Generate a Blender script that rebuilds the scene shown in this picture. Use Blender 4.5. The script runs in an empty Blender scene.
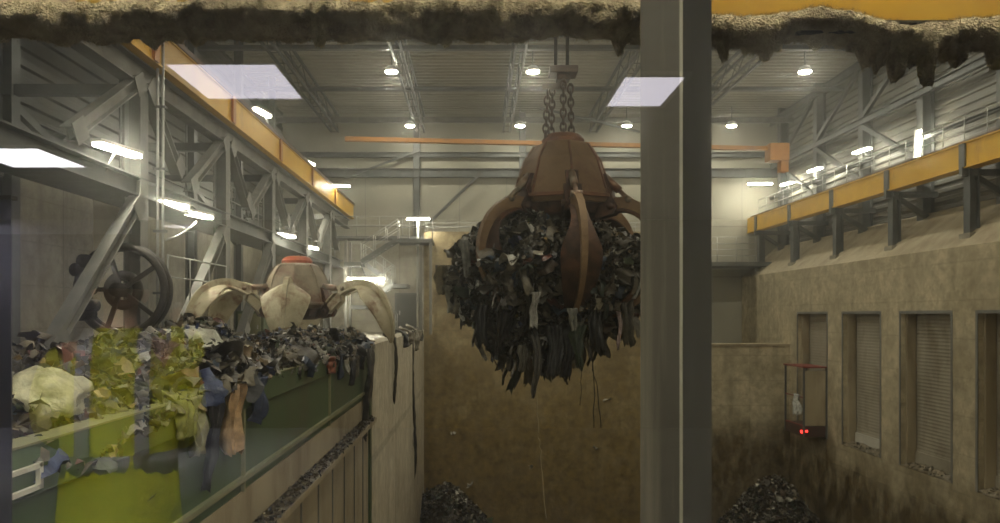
import bpy, bmesh, math, random
from mathutils import Vector, Matrix, noise

R = random.Random(7)
C = bpy.context.scene.collection
SC = bpy.context.scene
PI = math.pi
V = Vector


# ------------------------------------------------------------------ helpers
class MB:
    """collects verts / faces (with an optional colour per face)"""

    def __init__(self):
        self.v, self.f, self.c, self.sm = [], [], [], []

    def add(self, verts, faces, col=None, smooth=False):
        o = len(self.v)
        self.v += [V(p) for p in verts]
        for f in faces:
            self.f.append([o + i for i in f])
            self.c.append(col)
            self.sm.append(smooth)

    def box(self, lo, hi, col=None):
        x0, y0, z0 = lo
        x1, y1, z1 = hi
        vs = [(x0, y0, z0), (x1, y0, z0), (x1, y1, z0), (x0, y1, z0), (x0, y0, z1), (x1, y0, z1), (x1, y1, z1), (x0, y1, z1)]
        self.add(vs, [(0, 3, 2, 1), (4, 5, 6, 7), (0, 1, 5, 4), (1, 2, 6, 5), (2, 3, 7, 6), (3, 0, 4, 7)], col)

    def cbox(self, c, s, col=None):
        self.box([c[i] - s[i] / 2 for i in range(3)], [c[i] + s[i] / 2 for i in range(3)], col)

    def frame(self, p, q, up=V((0, 0, 1))):
        d = (V(q) - V(p)).normalized()
        if abs(d.dot(up)) > .98:
            up = V((0, 1, 0))
        s = d.cross(up).normalized()
        u = s.cross(d).normalized()
        return d, s, u

    def bar(self, p, q, w, h, col=None):
        p, q = V(p), V(q)
        d, s, u = self.frame(p, q)
        vs = []
        for e in (p, q):
            for a, b in ((-1, -1), (1, -1), (1, 1), (-1, 1)):
                vs.append(e + s * a * w / 2 + u * b * h / 2)
        self.add(vs, [(0, 1, 2, 3), (7, 6, 5, 4), (0, 4, 5, 1), (1, 5, 6, 2), (2, 6, 7, 3), (3, 7, 4, 0)], col)

    def ibeam(self, p, q, w, h, tf=.03, tw=.02, up=V((0, 0, 1))):
        p, q = V(p), V(q)
        d, s, u = self.frame(p, q, up)
        a, b, t = w / 2, h / 2, tw / 2
        pr = [(-a, -b), (a, -b), (a, -b + tf), (t, -b + tf), (t, b - tf), (a, b - tf), (a, b), (-a, b), (-a, b - tf), (-t, b - tf), (-t, -b + tf), (-a, -b + tf)]
        vs = [e + s * x + u * z for e in (p, q) for x, z in pr]
        n = 12
        fs = [(i, (i + 1) % n, n + (i + 1) % n, n + i) for i in range(n)]
        fs += [(0, 11, 10, 3, 2, 1), (10, 9, 4, 3), (9, 8, 7, 6, 5, 4)]
        fs += [tuple(n + i for i in reversed(f)) for f in [(0, 11, 10, 3, 2, 1), (10, 9, 4, 3), (9, 8, 7, 6, 5, 4)]]
        self.add(vs, fs)

    def tube(self, pts, r, n=8, col=None, smooth=True, cap=True):
        pts = [V(p) for p in pts]
        rs = r if isinstance(r, (list, tuple)) else [r] * len(pts)
        vs, fs = [], []
        for i, p in enumerate(pts):
            a = pts[max(0, i - 1)]
            b = pts[min(len(pts) - 1, i + 1)]
            d, s, u = self.frame(a, b)
            for k in range(n):
                t = 2 * PI * k / n
                vs.append(p + (s * math.cos(t) + u * math.sin(t)) * rs[i])
        for i in range(len(pts) - 1):
            for k in range(n):
                k2 = (k + 1) % n
                fs.append((i * n + k, i * n + k2, (i + 1) * n + k2, (i + 1) * n + k))
        if cap:
            fs.append(tuple(range(n)))
            fs.append(tuple((len(pts) - 1) * n + k for k in reversed(range(n))))
        self.add(vs, fs, col, smooth)

    def lathe(self, c, prof, n=24, rot=0, smooth=False, col=None):
        c = V(c)
        vs, fs = [], []
        for r, z in prof:
            for k in range(n):
                t = 2 * PI * k / n + rot
                vs.append(c + V((r * math.cos(t), r * math.sin(t), z)))
        m = len(prof)
        for i in range(m - 1):
            for k in range(n):
                k2 = (k + 1) % n
                fs.append((i * n + k, i * n + k2, (i + 1) * n + k2, (i + 1) * n + k))
        fs.append(tuple(reversed(range(n))))
        fs.append(tuple((m - 1) * n + k for k in range(n)))
        self.add(vs, fs, col, smooth)

    def prism(self, prof, a, b, fn):
        """profile of 2D points swept between a and b; fn(u, v, t) -> xyz"""
        n = len(prof)
        vs = [fn(u, v, t) for t in (a, b) for u, v in prof]
        fs = [(i, (i + 1) % n, n + (i + 1) % n, n + i) for i in range(n)]
        fs += [tuple(reversed(range(n))), tuple(range(n, 2 * n))]
        self.add(vs, fs)

    def sheet(self, grid, col=None, smooth=True):
        nr, nc = len(grid), len(grid[0])
        vs = [p for row in grid for p in row]
        fs = [(i * nc + j, i * nc + j + 1, (i + 1) * nc + j + 1, (i + 1) * nc + j) for i in range(nr - 1) for j in range(nc - 1)]
        self.add(vs, fs, col, smooth)

    def torus(self, c, Rr, r, ax='y', st=1.0, n=12, m=6):
        vs, fs = [], []
        for i in range(n):
            t = 2 * PI * i / n
            for k in range(m):
                s = 2 * PI * k / m
                x = (Rr + r * math.cos(s)) * math.cos(t)
                z = (Rr + r * math.cos(s)) * math.sin(t) * st
                y = r * math.sin(s)
                vs.append(V(c) + (V((x, y, z)) if ax == 'y' else V((y, x, z))))
        for i in range(n):
            for k in range(m):
                i2, k2 = (i + 1) % n, (k + 1) % m
                fs.append((i * m + k, i2 * m + k, i2 * m + k2, i * m + k2))
        self.add(vs, fs, None, True)

    def build(self, name, mat, parent=None, origin=None, bevel=0, fix=True):
        o0 = V(origin) if origin is not None else (parent_world(parent) if parent else V((0, 0, 0)))
        me = bpy.data.meshes.new(name)
        me.from_pydata([tuple(p - o0) for p in self.v], [], self.f)
        if any(c is not None for c in self.c):
            at = me.color_attributes.new('tint', 'FLOAT_COLOR', 'CORNER')
            data = []
            for f, c in zip(self.f, self.c):
                c = c or (.2, .2, .2)
                data += [c[0], c[1], c[2], 1.0] * len(f)
            at.data.foreach_set('color', data)
        me.polygons.foreach_set('use_smooth', self.sm)
        if fix and len(self.f) < 4000:
            bm = bmesh.new()
            bm.from_mesh(me)
            bmesh.ops.recalc_face_normals(bm, faces=bm.faces)
            bm.to_mesh(me)
            bm.free()
        me.materials.append(mat)
        o = bpy.data.objects.new(name, me)
        C.objects.link(o)
        if parent:
            o.parent = parent
            o.location = o0 - parent_world(parent)
        else:
            o.location = o0
        if bevel:
            b = o.modifiers.new('edge', 'BEVEL')
            b.width = bevel
            b.segments = 2
            b.limit_method = 'ANGLE'
        return o


WORLD = {}


def parent_world(o):
    p = V((0, 0, 0))
    while o:
        p = p + o.location
        o = o.parent
    return p


def tag(o, label, cat, group=None, kind=None):
    o['label'] = label
    o['category'] = cat
    if group:
        o['group'] = group
    if kind:
        o['kind'] = kind
    return o


def thing(name, label, cat, loc, group=None):
    o = bpy.data.objects.new(name, None)
    o.empty_display_size = .2
    C.objects.link(o)
    o.location = loc
    return tag(o, label, cat, group)


def struct(name, mb, mat, parent=None, label=None, **k):
    o = mb.build(name, mat, parent, **k)
    if not parent:
        o['kind'] = 'structure'
    return o


def dup(root, loc, rotz=0, label=None):
    r = root.copy()
    C.objects.link(r)
    r.location = loc
    r.rotation_euler = (0, 0, rotz)
    if label:
        r['label'] = label
    for ch in list(root.children):
        c = ch.copy()
        C.objects.link(c)
        c.parent = r
        for g in list(ch.children):
            d = g.copy()
            C.objects.link(d)
            d.parent = c
    return r


K = 750.0
HAZE = .003


def at(px, py, Y):
    return V(((px - 475) * Y / K, Y, (315 - py) * Y / K))


ORD = ['nearest', 'second', 'third', 'fourth', 'fifth', 'sixth', 'seventh', 'eighth']


# ---------------------------------------------------------------- materials
def nodes(name):
    m = bpy.data.materials.new(name)
    m.use_nodes = True
    nt = m.node_tree
    b = nt.nodes['Principled BSDF']
    return m, nt, b


def mk(name, c1, c2=None, rough=.7, metal=0, scale=3, detail=6, bump=.0, bscale=None, lo=.35, hi=.65, c3=None, s3=.6, lo3=.5, hi3=.7, stretch=(1, 1, 1)):
    """noise mixes c1->c2; a second broader noise lays blotches of c3 (dirt, rust)"""
    m, nt, b = nodes(name)
    N, L = nt.nodes, nt.links
    geo = N.new('ShaderNodeTexCoord')
    mp = N.new('ShaderNodeMapping')
    mp.inputs['Scale'].default_value = stretch
    L.new(geo.outputs['Object'], mp.inputs[0])
    no = N.new('ShaderNodeTexNoise')
    no.inputs['Scale'].default_value = scale
    no.inputs['Detail'].default_value = detail
    L.new(mp.outputs[0], no.inputs['Vector'])
    rp = N.new('ShaderNodeValToRGB')
    rp.color_ramp.elements[0].position = lo
    rp.color_ramp.elements[1].position = hi
    rp.color_ramp.elements[0].color = (*c1, 1)
    rp.color_ramp.elements[1].color = (*(c2 or c1), 1)
    L.new(no.outputs['Fac'], rp.inputs[0])
    out = rp.outputs[0]
    if c3:
        n3 = N.new('ShaderNodeTexNoise')
        n3.inputs['Scale'].default_value = s3
        n3.inputs['Detail'].default_value = 8
        n3.inputs['Roughness'].default_value = .65
        L.new(mp.outputs[0], n3.inputs['Vector'])
        r3 = N.new('ShaderNodeMapRange')
        r3.inputs[1].default_value = lo3
        r3.inputs[2].default_value = hi3
        L.new(n3.outputs['Fac'], r3.inputs[0])
        mx = N.new('ShaderNodeMix')
        mx.data_type = 'RGBA'
        L.new(r3.outputs[0], mx.inputs[0])
        L.new(out, mx.inputs[6])
        mx.inputs[7].default_value = (*c3, 1)
        out = mx.outputs[2]
    L.new(out, b.inputs['Base Color'])
    b.inputs['Roughness'].default_value = rough
    b.inputs['Metallic'].default_value = metal
    if bump:
        nb = N.new('ShaderNodeTexNoise')
        nb.inputs['Scale'].default_value = bscale or scale * 4
        nb.inputs['Detail'].default_value = 6
        L.new(mp.outputs[0], nb.inputs['Vector'])
        bp = N.new('ShaderNodeBump')
        bp.inputs['Strength'].default_value = bump
        bp.inputs['Distance'].default_value = .03
        L.new(nb.outputs['Fac'], bp.inputs['Height'])
        L.new(bp.outputs[0], b.inputs['Normal'])
    return m


def concrete(name, base, light, dirt, z0, z1, joint=1.25, jaxis='z', dirt_amt=1.0, vert=0, streak=.5):
    """cast concrete: cloudy tone, formwork joints, run-down streaks, refuse grime below a ragged tide line"""
    m, nt, b = nodes(name)
    N, L = nt.nodes, nt.links
    g = N.new('ShaderNodeNewGeometry')
    sx = N.new('ShaderNodeSeparateXYZ')
    L.new(g.outputs['Position'], sx.inputs[0])

    def noi(scale, det=6, stretch=(1, 1, 1), rough=.6):
        mp = N.new('ShaderNodeMapping')
        mp.inputs['Scale'].default_value = stretch
        L.new(g.outputs['Position'], mp.inputs[0])
        n = N.new('ShaderNodeTexNoise')
        n.inputs['Scale'].default_value = scale
        n.inputs['Detail'].default_value = det
        n.inputs['Roughness'].default_value = rough
        L.new(mp.outputs[0], n.inputs['Vector'])
        return n.outputs['Fac']

    def rng(x, a, b_, c=0., d=1.):
        r = N.new('ShaderNodeMapRange')
        for i, q in enumerate((a, b_, c, d)):
            r.inputs[i + 1].default_value = q
        L.new(x, r.inputs[0])
        return r.outputs[0]

    def mix(f, a, c, mode='MIX'):
        x = N.new('ShaderNodeMix')
        x.data_type = 'RGBA'
        x.blend_type = mode
        if hasattr(f, 'default_value'):
            L.new(f, x.inputs[0])
        else:
            x.inputs[0].default_value = f
        for i, q in ((6, a), (7, c)):
            if isinstance(q, tuple):
                x.inputs[i].default_value = (*q, 1)
            else:
                L.new(q, x.inputs[i])
        return x.outputs[2]

    def math_(op, a, c):
        x = N.new('ShaderNodeMath')
        x.operation = op
        for i, q in ((0, a), (1, c)):
            if isinstance(q, (int, float)):
                x.inputs[i].default_value = q
            else:
                L.new(q, x.inputs[i])
        return x.outputs[0]

    col = mix(rng(noi(.8, 10, rough=.7), .38, .62), base, light)
    col = mix(rng(noi(9, 6, rough=.7), .55, .72, 0, .5), col, tuple(min(.8, c * 1.25) for c in light))
    col = mix(rng(noi(2.6, 10, rough=.75), .42, .64, 0, .7), col, tuple(c * .6 for c in base))
    st = noi(1.1, 5, (1, 1, .09))
    col = mix(rng(st, .52, .7, 0, streak), col, tuple(c * .5 for c in base))
    # formwork joints
    zz = math_('FRACT', math_('DIVIDE', math_('ADD', sx.outputs[2], 40.0), joint), 0)
    jl = math_('LESS_THAN', zz, .025)
    col = mix(math_('MULTIPLY', jl, .35), col, tuple(c * .4 for c in base))
    if vert:
        yy = math_('FRACT', math_('DIVIDE', math_('ADD', math_('ADD', sx.outputs[1], sx.outputs[0]), 80.0), vert), 0)
        col = mix(math_('MULTIPLY', math_('LESS_THAN', yy, .02), .45), col, tuple(c * .35 for c in base))
    # grime
    if dirt_amt:
        wob = math_('MULTIPLY', math_('SUBTRACT', noi(.35, 7), .5), 7.0)
        h = math_('ADD', sx.outputs[2], wob)
        gr = rng(h, z0, z1, dirt_amt, 0)
        gr = math_('MULTIPLY', gr, rng(noi(1.7, 9, (1, 1, .5), .7), .3, .55, .4, 1))
        col = mix(gr, col, mix(rng(noi(2.2, 9), .35, .7), dirt, tuple(c * 2.6 for c in dirt)))
        L.new(rng(gr, 0, 1, .85, .55), b.inputs['Roughness'])
    L.new(col, b.inputs['Base Color'])
    bp = N.new('ShaderNodeBump')
    bp.inputs['Strength'].default_value = .35
    bp.inputs['Distance'].default_value = .05
    L.new(noi(6, 8), bp.inputs['Height'])
    L.new(bp.outputs[0], b.inputs['Normal'])
    return m


def emit(name, col, s):
    m = bpy.data.materials.new(name)
    m.use_nodes = True
    nt = m.node_tree
    nt.nodes.clear()
    e = nt.nodes.new('ShaderNodeEmission')
    e.inputs[0].default_value = (*col, 1)
    e.inputs[1].default_value = s
    o = nt.nodes.new('ShaderNodeOutputMaterial')
    nt.links.new(e.outputs[0], o.inputs[0])
    return m


def tinted(name, rough=.38, spec=.5):
    m, nt, b = nodes(name)
    N, L = nt.nodes, nt.links
    a = N.new('ShaderNodeVertexColor')
    a.layer_name = 'tint'
    tc = N.new('ShaderNodeTexCoord')
    n = N.new('ShaderNodeTexNoise')
    n.inputs['Scale'].default_value = 9
    n.inputs['Detail'].default_value = 6
    L.new(tc.outputs['Object'], n.inputs['Vector'])
    r = N.new('ShaderNodeMapRange')
    r.inputs[1].default_value = .3
    r.inputs[2].default_value = .7
    r.inputs[3].default_value = .45
    r.inputs[4].default_value = 1.15
    L.new(n.outputs['Fac'], r.inputs[0])
    x = N.new('ShaderNodeVectorMath')
    x.operation = 'SCALE'
    L.new(a.outputs[0], x.inputs[0])
    L.new(r.outputs[0], x.inputs['Scale'])
    L.new(x.outputs[0], b.inputs['Base Color'])
    b.inputs['Roughness'].default_value = rough
    bp = N.new('ShaderNodeBump')
    bp.inputs['Strength'].default_value = .5
    bp.inputs['Distance'].default_value = .02
    n2 = N.new('ShaderNodeTexNoise')
    n2.inputs['Scale'].default_value = 25
    L.new(tc.outputs['Object'], n2.inputs['Vector'])
    L.new(n2.outputs['Fac'], bp.inputs['Height'])
    L.new(bp.outputs[0], b.inputs['Normal'])
    return m


WARM = (1.0, .95, .80)
COOL = (.95, .93, 1.0)
M = dict(
    pit=concrete('pit_concrete', (.27, .20, .10), (.56, .46, .27), (.12, .083, .024), -7.0, 3.0, 1.35, vert=0),
    pitr=concrete('right_pit_concrete', (.42, .355, .225), (.66, .57, .38), (.06, .042, .016), -7.4, -5.2, 1.35, vert=0),
    pitl=concrete('partition_concrete', (.60, .53, .38), (.72, .66, .5), (.12, .09, .05), -12, -5, 9.0, vert=2.6, streak=.75),
    conc=concrete('plain_concrete', (.33, .30, .23), (.42, .39, .30), (.1, .08, .05), -30, -20, 1.2, dirt_amt=0, vert=3.0),
    white=mk('white_cladding', (.33, .315, .25), (.39, .375, .30), .6, 0, .5, c3=(.45, .42, .32), s3=.4, lo3=.5, hi3=.8),
    clad=mk('ribbed_cladding', (.16, .155, .135), (.21, .205, .18), .5, .1, .7, c3=(.24, .22, .17), s3=.5),
    ceil=mk('ceiling_sheet', (.40, .385, .32), (.47, .45, .375), .6, 0, .4, c3=(.30, .27, .20), s3=.3),
    darkclad=mk('dark_cladding', (.06, .06, .056), (.09, .09, .08), .6, 0, .8, c3=(.10, .09, .07), s3=.5),
    steel=mk('grey_painted_steel', (.095, .10, .098), (.14, .145, .14), .5, .25, 2, c3=(.12, .10, .07), s3=.9, lo3=.55, hi3=.75),
    lsteel=mk('pale_dusty_steel', (.17, .17, .158), (.25, .245, .22), .55, .15, 2, c3=(.22, .19, .14), s3=.8, lo3=.55, hi3=.75),
    galv=mk('galvanised_steel', (.38, .38, .36), (.48, .48, .45), .4, .6, 6),
    yellow=mk('yellow_crane_paint', (.66, .37, .012), (.74, .44, .02), .45, 0, 1.5, c3=(.45, .24, .04), s3=.8, lo3=.55, hi3=.8),
    orange=mk('orange_crane_paint', (.40, .16, .02), (.46, .20, .03), .5, 0, 1.5, c3=(.3, .15, .06), s3=.8),
    rust=mk('rusty_orange_steel', (.19, .075, .032), (.30, .14, .07), .6, .2, 3, c3=(.075, .045, .03), s3=1.6, lo3=.48, hi3=.68, bump=.3),
    rustlight=mk('worn_ochre_steel', (.20, .125, .065), (.30, .195, .105), .6, .15, 2.5, c3=(.12, .055, .03), s3=1.3, lo3=.5, hi3=.7, bump=.2),
    darkrust=mk('dark_rust_steel', (.05, .03, .022), (.12, .06, .035), .55, .4, 4, c3=(.19, .09, .05), s3=2, lo3=.5, hi3=.7, bump=.4),
    cream=mk('cream_worn_steel', (.42, .37, .24), (.60, .54, .38), .55, .15, 2.5, c3=(.22, .12, .065), s3=2.2, lo3=.52, hi3=.66, bump=.2),
    drab=mk('drab_worn_steel', (.20, .165, .11), (.34, .28, .19), .55, .15, 2.5, c3=(.16, .075, .04), s3=1.6, lo3=.5, hi3=.66, bump=.2),
    redrust=mk('red_worn_steel', (.45, .085, .03), (.50, .14, .06), .55, .1, 3, c3=(.25, .12, .07), s3=1.5),
    tinesteel=mk('scoured_tine_steel', (.26, .22, .17), (.36, .31, .24), .45, .5, 3, c3=(.24, .10, .05), s3=1.4, lo3=.48, hi3=.66),
    green=mk('green_painted_steel', (.065, .105, .045), (.095, .145, .065), .45, .1, 1.3, c3=(.10, .09, .05), s3=1.0, lo3=.5, hi3=.75, stretch=(1, 1, .4)),
    greenedge=mk('pale_green_edge', (.24, .25, .14), (.32, .31, .18), .5, .1, 2),
    beige=mk('beige_dusty_panel', (.36, .30, .19), (.46, .39, .26), .7, 0, 1.2, c3=(.22, .17, .10), s3=.9, stretch=(1, 1, .3)),
    door=mk('roller_door_metal', (.42, .385, .30), (.50, .46, .36), .5, .2, 1.2, c3=(.2, .17, .11), s3=.6, stretch=(1, 1, .6)),
    litwhite=mk('lit_white_concrete', (.74, .70, .60), (.82, .79, .70), .8, 0, 3, c3=(.4, .34, .24), s3=1.2, lo3=.55, hi3=.8),  # white raised to stand in for lamplight on the concrete
    pale=mk('pale_door_panel', (.55, .54, .46), (.62, .6, .52), .5, 0, 3),
    dark=mk('dark_void', (.02, .018, .014), (.04, .035, .028), .8, 0, 2),
    brown=mk('dark_redbrown_paint', (.06, .032, .022), (.09, .05, .034), .6, 0, 2),
    chain=mk('worn_chain_steel', (.07, .055, .045), (.14, .10, .07), .45, .7, 8),
    rope=mk('greasy_wire_rope', (.03, .027, .024), (.07, .06, .05), .5, .5, 30),
    red=mk('red_edge_paint', (.20, .035, .025), (.26, .05, .035), .5, 0, 3),
    lampbody=mk('lamp_housing', (.5, .5, .47), (.6, .6, .56), .5, 0, 3),
    post=mk('window_post_steel', (.036, .031, .021), (.050, .044, .031), .9, 0, 2, c3=(.16, .14, .10), s3=3, stretch=(1, 1, .2)),  # darkened in colour to offset lamplight on the post's web
    postlit=mk('window_post_lit_front', (.27, .25, .195), (.35, .325, .255), .6, 0, 5, c3=(.2, .18, .14), s3=4, stretch=(1, 1, .2)),  # paler copy of the post steel, lit front tone put into the colour
    fluff=mk('fibrous_dust', (.24, .185, .10), (.42, .345, .205), .95, 0, 30, c3=(.13, .095, .05), s3=16, lo3=.5, hi3=.7, bump=.9, bscale=160),
    cabwall=mk('cabin_wall_paint', (.55, .54, .56), (.6, .59, .61), .7, 0, 2),
    cabdark=mk('cabin_dark_panel', (.06, .06, .065), (.08, .08, .085), .6, 0, 2),
    cabfloor=mk('cabin_floor_lino', (.16, .17, .18), (.2, .21, .22), .6, 0, 4),
    cabceil=mk('cabin_ceiling_tile', (.36, .36, .37), (.4, .4, .41), .8, 0, 6),
    hivis=mk('hi_vis_yellow_cloth', (.58, .60, .010), (.70, .70, .02), .7, 0, 12, c3=(.42, .43, .01), s3=4, bump=.3),
    band=mk('silver_reflective_band', (.17, .17, .18), (.22, .22, .23), .3, .3, 12),
    skin=mk('skin', (.50, .28, .19), (.56, .33, .23), .55, 0, 8),
    hair=mk('dark_hair', (.012, .009, .007), (.025, .018, .013), .6, 0, 40),
    trousers=mk('navy_work_trousers', (.02, .024, .04), (.03, .035, .055), .8, 0, 9),
    waste=tinted('mixed_refuse'),
    lamp=emit('lamp_tube_light', WARM, 150),
    flood=emit('ceiling_lamp_light', WARM, 260),
    panel=emit('ceiling_panel_light', (.93, .88, 1.0), 3.2),
    panelbright=emit('ceiling_panel_bright_light', (.97, .94, 1.0), 8),
    paneladded=emit('added_rear_panel_light', (.86, .82, 1.0), 30),  # for the added rear panel only
    spot=emit('added_spot_light', (1, .97, .9), 700),  # for the added jacket spots
    redlamp=emit('red_indicator_light', (1, .04, .03), 4),
)


def glass_mat():
    m = bpy.data.materials.new('dusty_window_glass')
    m.use_nodes = True
    nt = m.node_tree
    nt.nodes.clear()
    N, L = nt.nodes, nt.links
    tr = N.new('ShaderNodeBsdfTransparent')
    tr.inputs[0].default_value = (.97, .97, .94, 1)
    gl = N.new('ShaderNodeBsdfGlossy')
    gl.inputs['Roughness'].default_value = .01
    gl.inputs['Color'].default_value = (1, 1, 1, 1)
    lw = N.new('ShaderNodeLayerWeight')
    lw.inputs[0].default_value = .5
    r = N.new('ShaderNodeMapRange')
    r.inputs[3].default_value = .15
    r.inputs[4].default_value = .9
    p = N.new('ShaderNodeMath')
    p.operation = 'POWER'
    p.inputs[1].default_value = 5
    L.new(lw.outputs['Facing'], p.inputs[0])
    L.new(p.outputs[0], r.inputs[0])
    mx = N.new('ShaderNodeMixShader')
    L.new(r.outputs[0], mx.inputs[0])
    L.new(tr.outputs[0], mx.inputs[1])
    L.new(gl.outputs[0], mx.inputs[2])
    o = N.new('ShaderNodeOutputMaterial')
    L.new(mx.outputs[0], o.inputs[0])
    m2 = bpy.data.materials.new('window_glass_back')
    m2.use_nodes = True
    n2 = m2.node_tree
    n2.nodes.clear()
    t2 = n2.nodes.new('ShaderNodeBsdfTransparent')
    t2.inputs[0].default_value = (.97, .97, .94, 1)
    o2 = n2.nodes.new('ShaderNodeOutputMaterial')
    n2.links.new(t2.outputs[0], o2.inputs[0])
    return m, m2


# ================================================================= SETTING
XR, XL, YB, YC, ZC = 17.0, -2.75, 47.8, 40.5, 12.9
BAYS = [(22.1, 25.35), (26.8, 29.95), (31.5, 34.65), (36.25, 39.5)]
ZH, ZS = .05, -6.0

# right pit wall with four tipping bays
w = MB()
ys = [12.0]
for a, b in BAYS:
    ys += [a, b]
ys.append(YB)
for i in range(0, len(ys), 2):
    w.box((XR, ys[i], -12.5), (XR + .9, ys[i + 1], 2.4))
for a, b in BAYS:
    w.box((XR, a, ZH), (XR + .9, b, 2.4))
    w.box((XR, a, -12.5), (XR + .9, b, ZS))
wall_r = struct('wall_right', w, M['pitr'])
w = MB()
w.prism([(XR, 2.4), (XR + 2.6, 2.4), (XR + 2.6, 4.3), (XR + 2.2, 4.3)], 12, YB, lambda u, v, t: V((u, t, v)))
struct('trim_1', w, M['beige'])
# roller doors
for i, (a, b) in enumerate(BAYS):
    w = MB()
    n = 44
    prof = []
    for k in range(n * 2 + 1):
        z = ZS + (ZH - ZS) * k / (2 * n)
        prof.append((XR + .58 + (0 if k % 2 else .014), z))
    w.sheet([[V((x, y, z)) for y in (a, b)] for x, z in prof], smooth=False)
    d = struct('door_%d' % (i + 1), w, M['door'], fix=False)
    w = MB()
    w.box((XR + .2, a, ZS), (XR + .56, a + .1, ZH))
    w.box((XR + .2, b - .1, ZS), (XR + .56, b, ZH))
    w.build('guide_rail', M['beige'], d)
    w = MB()
    w.box((XR - .012, a - .12, ZS), (XR + .02, a, ZH + .12))
    w.box((XR - .012, b, ZS), (XR + .02, b + .12, ZH + .12))
    w.box((XR - .012, a, ZH), (XR + .02, b, ZH + .12))
    w.build('door_frame', M['lsteel'], d)
    w = MB()
    w.box((XR + .50, a + .12, ZS + .02), (XR + .57, b - .12, ZS + .6))
    w.build('bottom_panel', M['pale'] if i == 2 else M['door'], d)

# central / right low back pit wall
w = MB()
w.box((-2.75, YC, -12.5), (10.4, YC + .9, 4.5))
struct('wall_back', w, M['pit'])
w = MB()
w.box((10.4, YC, -12.5), (XR, YC + .9, -1.6))
wl = struct('wall_back_low', w, M['pitr'])
w = MB()
w.box((10.4, YC - .06, -1.66), (XR, YC + .96, -1.55))
w.build('coping', M['beige'], wl)
# hall end wall (white cladding panels) with columns and rails
w = MB()
w.box((-13, YB, -3), (XR + 3, YB + .3, ZC))
wb = struct('wall_far', w, M['white'])
w = MB()
for z in (2.4, 5.6, 9.0):
    w.box((-13, YB - .015, z), (XR + 3, YB + .01, z + .05))
for x in range(-10, 20, 3):
    w.box((x, YB - .015, -1), (x + .03, YB + .01, 9))
w.build('panel_joint', M['lsteel'], wb)
# partition wall beyond the hopper
w = MB()
w.box((-3.35, 19.9, -12.5), (XL, YC, -.8))
struct('wall_partition', w, M['pitl'])
# wall under the hopper
w = MB()
w.box((-3.35, 2.5, -12.5), (XL, 19.6, -2.62))
wh = struct('wall_hopper_base', w, M['beige'])
w = MB()
for y in [4 + 1.3 * k for k in range(13)]:
    w.box((XL - .01, y, -12), (XL + .025, y + .04, -2.75))
w.build('panel_joint', M['lsteel'], wh)
# floors
w = MB()
w.box((-3.4, 2.0, -12.9), (XR + 1, YC + .5, -12.2))
struct('floor', w, M['pit'])
w = MB()
w.box((-13, 20.4, -1.6), (-3.35, YB, -1.0))
struct('floor_deck', w, M['conc'])
w = MB()
w.box((-13, 2, -3), (-6.55, 20.3, -2.5))
struct('floor_gallery', w, M['conc'])
w = MB()
w.box((10, YC + .9, -3), (XR + 1, YB, -2.4))
struct('floor_back', w, M['conc'])
# left wall: concrete below, dark cladding above
w = MB()
w.box((-13, 2, -3), (-12.2, YB, 4.0))
struct('wall_left', w, M['conc'])
w = MB()
n = 0
zz = 4.0
prof = []
while zz < ZC:
    prof += [(-12.3, zz), (-12.3, zz + .2), (-12.22, zz + .25), (-12.22, zz + .45)]
    zz += .5
w.sheet([[V((x, y, z)) for y in (2, YB)] for x, z in prof], smooth=False)
struct('wall_left_upper', w, M['darkclad'], fix=False)
# right cladding above haunch
w = MB()
zz = 4.2
prof = []
while zz < ZC:
    prof += [(XR + 2.5, zz), (XR + 2.5, zz + .14), (XR + 2.42, zz + .18), (XR + 2.42, zz + .32)]
    zz += .36
w.sheet([[V((x, y, z)) for y in (12, YB)] for x, z in prof], smooth=False)
struct('wall_right_upper', w, M['clad'], fix=False)
# ceiling sheets
w = MB()
yy = 1.5
prof = []
while yy < YB:
    prof += [(yy, ZC), (yy + .2, ZC), (yy + .25, ZC - .07), (yy + .45, ZC - .07)]
    yy += .5
w.sheet([[V((x, y, z)) for x in (-13, XR + 3)] for y, z in prof], smooth=False)
struct('ceiling', w, M['ceil'], fix=False)
# wall around the operator's window (hall side)
w = MB()
w.box((-13, 1.05, -12.5), (-2.4, 1.9, ZC))
w.box((2.4, 1.05, -12.5), (XR + 3, 1.9, ZC))
w.box((-2.4, 1.05, 1.45), (2.4, 1.3, ZC))
w.box((-2.4, 1.05, -12.5), (2.4, 1.3, -1.2))
struct('wall_front', w, M['conc'])
# outer returns closing the hall where the photograph does not reach
w = MB()
w.box((XR, 1.9, -12.5), (XR + .9, 12, ZC))
struct('wall_right_near', w, M['conc'])

# ------------------------------------------------------------ operator cabin
CB = -9.2
w = MB()
w.box((-8, CB - .2, -1.65), (4, CB, 1.4))
cw = struct('wall_cabin_rear', w, M['cabwall'])
w = MB()
w.box((-8, CB, -1.66), (-5, CB + .04, 1.18))
w.box((-5, CB, -1.66), (4, CB + .06, 1.39))
w.build('dark_panel', M['cabdark'], cw)
w = MB()
w.box((-8.2, CB, -1.65), (-8, 1.05, 1.4))
struct('wall_cabin_left', w, M['cabwall'])
w = MB()
w.box((4, CB, -1.65), (4.2, 1.05, 1.4))
struct('wall_cabin_right', w, M['cabdark'])
w = MB()
w.box((-8, CB, -1.75), (4, 1.05, -1.65))
struct('floor_cabin', w, M['cabfloor'])
w = MB()
w.box((-8, CB, 1.4), (4, 1.05, 1.5))
struct('ceiling_cabin', w, M['cabceil'])
GY = .9
m1, m2 = glass_mat()
w = MB()
w.box((-2.4, GY, -1.15), (2.4, GY + .012, 1.35))
win = struct('window_1', w, m1)
win.data.materials.append(m2)
for p in win.data.polygons:
    p.material_index = 0 if p.normal.y < -.5 else 1
w = MB()
w.box((-2.5, GY - .04, -1.25), (2.5, GY + .06, -1.13))
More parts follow.
